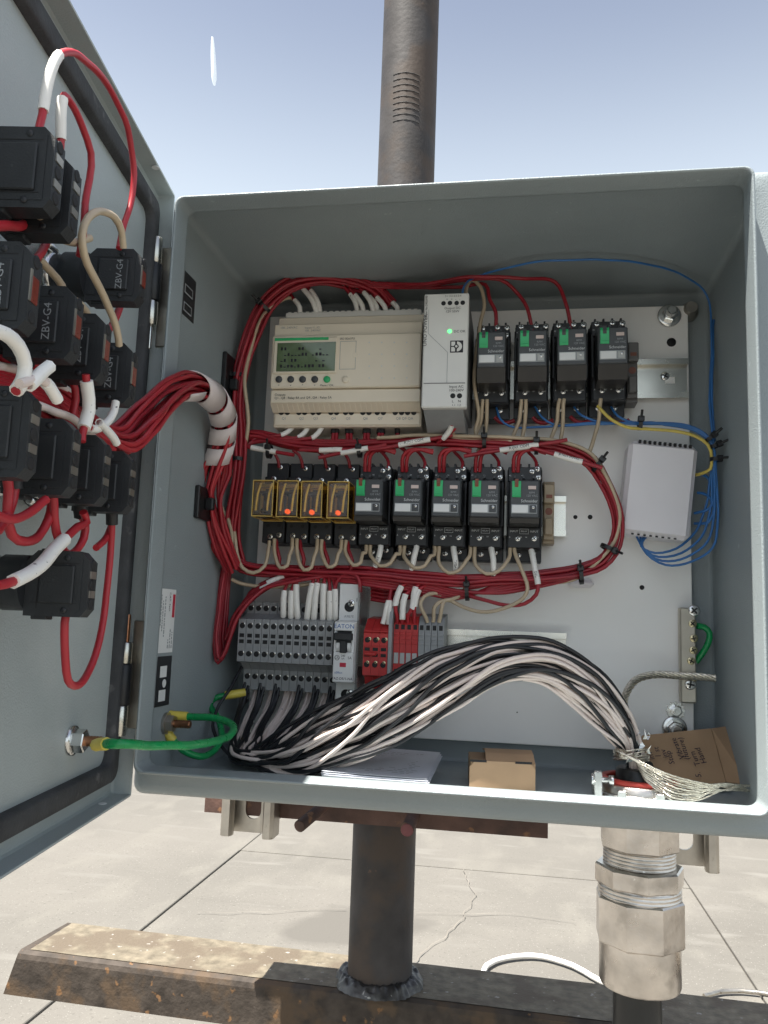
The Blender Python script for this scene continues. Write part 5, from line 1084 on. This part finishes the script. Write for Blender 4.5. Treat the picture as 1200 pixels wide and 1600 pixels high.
quadslab('side_flap', [B_+Vector((.0006, 0, 0)), pY(1147, 1133, .170), pY(1171, 1226, .122), C_+Vector((.0006, 0, 0))], .0022, 'card', cd_)
ex = (B_-A).normalized(); ez = ((A-Dd)-ex*(A-Dd).dot(ex)).normalized(); nn = ex.cross(ez); 
if nn.y > 0: nn = -nn
def cardtext(s, u, v, size, rot):
    d = ray(u, v); t_ = (A-CAM).dot(nn)/d.dot(nn); p = CAM+d*t_+nn*.0026
    zz = nn; xx = ex; yy = zz.cross(xx)
    Mt = Matrix(((xx.x, yy.x, zz.x, p.x), (xx.y, yy.y, zz.y, p.y), (xx.z, yy.z, zz.z, p.z), (0, 0, 0, 1))) @ Matrix.Rotation(rot, 4, 'Z')
    text(s, size, Mt, 'inkpurple', cd_, name='handwriting', sx=1.0)
for s_, u, v, r_ in (('inv', 1016, 1183, 1.62), ('1 st', 1026, 1178, 1.50), ('inv', 1037, 1180, 1.66), ('Stop', 1046, 1186, 1.55), ('Vibrate', 1058, 1172, 1.63), ('(future)', 1067, 1172, 1.52), ('Turn', 1085, 1188, 1.60), ('Hand', 1094, 1183, 1.64), ('5.', 1090, 1213, 1.5)):
    cardtext(s_, u, v, .0062, r_)
# small open carton
f0, f1 = pZ(733, 1233, .0022), pZ(836, 1238, .0022); ex = (f1-f0); ex.z = 0; L_ = ex.length; ex.normalize(); ey = Vector((-ex.y, ex.x, 0)); hh = .0205
MC = Matrix(((ex.x, ey.x, 0, f0.x), (ex.y, ey.y, 0, f0.y), (0, 0, 1, .0022), (0, 0, 0, 1)))
ct = empty('small_carton', None, 'small plain brown carton lying on the enclosure floor', 'carton', Mw=MC)
b = MB(MC); e_ = .008
b.prism([(0, 0), (0, hh*.78), (.004, hh), (L_-.004, hh), (L_, hh*.78), (L_, 0)][::1], -.0010, 0, 1); b.build('front_flap', 'cardlight', ct)
b = MB(MC); b.box(.001, L_-.001, 0.0002, .046, 0, hh-.001); b.build('tray', 'card', ct)
b = MB(MC); b.prism([(.0004, hh-.0008), (.012, hh+.004), (.024, hh+.0055), (.046, hh+.002), (.046, hh+.001), (.024, hh+.0045), (.012, hh+.003)], .012, L_, 0); b.build('lid', 'cardlight', ct)
b = MB(MC); b.box(L_-.001, L_+.0002, .001, .046, 0, hh-.0005); b.build('side_wall', 'cardlight', ct)
for x in (.0002, L_-.0145): MB(MC).box(x, x+.012, -.0012, -.0009, hh-.0010, hh+.0006).build('tab_slot', 'dark', ct)
# folded booklet
q = [pZ(503, 1208, .004), pZ(668, 1222, .004), pZ(690, 1192, .006), pZ(560, 1183, .006)]
q = [pY(502, 1205, .070), pY(667, 1218, .078), pY(688, 1176, .135), pY(560, 1166, .140)]
bk = empty('booklet', (q[0]+q[1]+q[2]+q[3])/4, 'folded white printed instruction booklet lying under the cable', 'booklet')
for k in range(3):
    o_ = Vector((.0009*k, -.0005*k, -.0013*k)); quadslab('page', [p+o_+Vector((0, 0, 0)) for p in q], .0003, 'paper', bk)
fold = [q[0]+Vector((0, 0, -.001)), q[1]+Vector((0, 0, -.001)), q[1]+Vector((.001, .004, -.0095)), q[0]+Vector((.001, .004, -.0095))]
quadslab('folded_edge', fold, .0006, 'paper', bk)
ux = (q[1]-q[0]).normalized(); uy = ((q[3]-q[0])-ux*(q[3]-q[0]).dot(ux)).normalized(); uz = ux.cross(uy)
def bktext(s, fx, fy, size, rot=0):
    p = q[0].lerp(q[1], fx).lerp(q[3].lerp(q[2], fx), fy)+uz*.0006
    text(s, size, Matrix(((ux.x, uy.x, uz.x, p.x), (ux.y, uy.y, uz.y, p.y), (ux.z, uy.z, uz.z, p.z), (0, 0, 0, 1))) @ Matrix.Rotation(rot, 4, 'Z'), 'greyink', bk, name='print')
b = MB(); rl_ = random.Random(6)
for fy in [.12+.055*k for k in range(14)]:
    fx = .30
    while fx < .82:
        l_ = rl_.uniform(.015, .07)
        if rl_.random() < .72: b.add([q[0].lerp(q[1], a).lerp(q[3].lerp(q[2], a), c)+uz*.0005 for a, c in ((fx, fy), (fx+l_, fy), (fx+l_, fy+.014), (fx, fy+.014))], [(0, 1, 2, 3)])
        fx += l_+.02
b.build('print', 'greyink', bk, recalc=False)
# ================================================================== wires on the door
def dd(w_, *a): return [pD(u, v, w_) for u, v in a]
R2 = .0016
wire(dd(.030, (60, 205), (66, 180), (72, 150), (80, 110), (92, 86), (112, 82), (140, 98), (172, 140), (198, 200), (208, 255), (205, 310), (192, 360), (186, 388)), R2, 'redb', 'long red wire looping from the top block with a white sleeve', None, [(1.3, 4.1, 'sleeve', 1.35)])
wire(dd(.032, (94, 240), (95, 205), (97, 165), (101, 150), (112, 163), (130, 200), (142, 240), (141, 280), (134, 320), (130, 365), (124, 400)), R2, 'redb', 'second red wire arching beside the topmost blocks with a white sleeve', None, [(.6, 2.5, 'sleeve', 1.4)])
wire(dd(.036, (193, 388), (190, 362), (178, 340), (158, 331), (138, 342), (128, 370), (131, 400), (146, 435), (165, 475), (178, 505), (186, 540)), R2*1.1, 'tan', 'tan wire looping between the marked blocks beside the gasket')
wire(dd(.022, (-20, 356), (10, 352), (35, 352), (48, 342), (49, 322), (49, 300)), R2*1.25, 'redb', 'red wire under the topmost block running off to the left edge')
wire(dd(.020, (86, 330), (80, 362), (70, 385), (56, 405)), R2*1.1, 'redb', 'short red wire slanting down between the upper blocks')
wire(dd(.018, (60, 405), (80, 425), (95, 445), (100, 470)), R2*1.1, 'tan', 'tan wire bending behind the second marked block')
wire(dd(.018, (120, 470), (135, 485), (142, 500)), R2*1.1, 'tan', 'short tan wire behind the third marked block')
wire(dd(.022, (190, 470), (184, 490), (176, 510), (165, 520)), R2*1.2, 'redb', 'short red wire under the marked block nearest the upper hinge')
wire(dd(.044, (-20, 512), (5, 520), (25, 540), (37, 570), (34, 595), (24, 612)), R2*1.05, 'redb', 'thick white sleeved wire curving at the left edge below the first marked block', None, [(0, 4.9, 'sleeve', 1.5)])
wire(dd(.046, (45, 602), (60, 588), (78, 572)), R2*1.0, 'redb', 'short white sleeve end sticking up left of the lower row', None, [(0, 1.96, 'sleeve', 1.6)])
wire(dd(.046, (30, 600), (62, 592), (78, 603), (90, 625)), R2*1.1, 'wwire', 'pale wire ending in a white sleeve above the lower row', None, [(1.6, 3, 'sleeve', 1.3)])
wire(dd(.036, (134, 585), (137, 605), (140, 640), (133, 670), (128, 690)), R2*1.1, 'redb', 'red wire with long white sleeve hanging below the third marked block', None, [(.5, 3, 'sleeve', 1.7)])
wire(dd(.034, (181, 628), (178, 645), (168, 662), (150, 672), (140, 668)), R2*.9, 'redb', 'white sleeved wire curling under the last marked block', None, [(0, 3.9, 'sleeve', 1.4)])
wire(dd(.036, (155, 660), (168, 675), (183, 694)), R2*.9, 'redb', 'short white sleeve pointing at the red bundle', None, [(0, 1.95, 'sleeve', 1.4)])
for k in range(5): wire(dd(.010+.002*k, (-30, 575+k*6), (10, 585+k*6), (60, 600+k*7), (110, 632+k*7), (150, 662+k*5), (178, 690+k*3)), R2, 'redb', 'red wire running along the door behind the contact blocks', 'red wires behind the contact blocks')
wire(dd(.010, (-20, 570), (40, 580), (90, 600), (130, 640), (150, 670)), R2*1.3, 'wwire', 'pale wire lying over the red wires along the door')
wire(dd(.024, (22, 735), (22, 765), (14, 800), (-5, 830), (-30, 835)), R2*1.3, 'redb', 'red wire leaving the first lower block to the left edge', None, [(0, 1, 'shrink', 1.6)])
wire(dd(.024, (10, 735), (14, 765), (12, 805), (18, 838), (38, 847), (62, 838), (78, 812), (83, 788), (82, 765), (81, 748)), R2*1.25, 'redb', 'red loop joining the first and second lower blocks', None, [(7.6, 9, 'shrink', 1.7)])
wire(dd(.026, (83, 760), (86, 790), (90, 830), (100, 860), (116, 862), (132, 840), (134, 815), (128, 806), (126, 785)), R2*1.2, 'redb', 'red loop joining the second and third lower blocks', None, [(7.0, 8, 'shrink', 1.8)])
wire(dd(.030, (130, 800), (136, 815), (122, 824), (98, 848), (60, 886), (18, 909), (-20, 918)), R2*1.2, 'redb', 'red wire with long white printed sleeve running to the left edge', None, [(2.8, 5, 'sleeve', 1.55)])
wire(dd(.028, (174, 795), (175, 820), (174, 860), (168, 930), (160, 985), (145, 1035), (122, 1070), (106, 1062), (101, 1030), (101, 990), (104, 955)), R2*1.15, 'redb', 'long red loop hanging below the lowest block', None, [(0, 1, 'shrink', 1.7)])
wire(dd(.026, (175, 818), (168, 838), (150, 856)), R2*1.1, 'redb', 'short red wire branching behind the lowest block')
for k, (a, m, lab) in enumerate((([(-20, 460), (15, 470), (40, 500), (48, 540), (60, 580)], 'redb', 'red wire dropping between the marked blocks and the lower row at the left edge'), ([(100, 560), (112, 590), (118, 625), (112, 655)], 'redb', 'red wire hanging under the second marked block'), ([(-20, 640), (30, 632), (80, 640), (120, 660), (160, 700)], 'wwire', 'pale wire slipping down in front of the red wires by the lower row'), ([(60, 330), (70, 352), (90, 372), (118, 380), (140, 372)], 'tan', 'tan wire passing behind the blocks beside the steel plate'), ([(-20, 800), (20, 812), (50, 800), (72, 780)], 'redb', 'red wire curving under the first lower blocks'))):
    wire(dd(.020+.003*k, *a), R2*1.15, m, lab)
# ================================================================== writing becomes mesh, then the remaining relays are copied
flush_texts()
for src, X0, Z0, xs in ((ru, RU[0], 342.7, [(RU[k], 342.7+.5*k, 'dark grey relay with green lever in the top row, '+('second from the power supply', 'third from the power supply', 'beside the bare rail')[k-1]) for k in (1, 2, 3)]),
                        (rl, RL[0], 219.9, [(RL[k], 219.9, 'dark grey relay with green lever in the middle row, '+('second from the amber relays', 'third from the amber relays', 'fourth from the amber relays', 'beside the tan clamp')[k-1]) for k in (1, 2, 3, 4)])):
    for X, Z, lab in xs: place(src, X, Z, lab, X0, Z0)
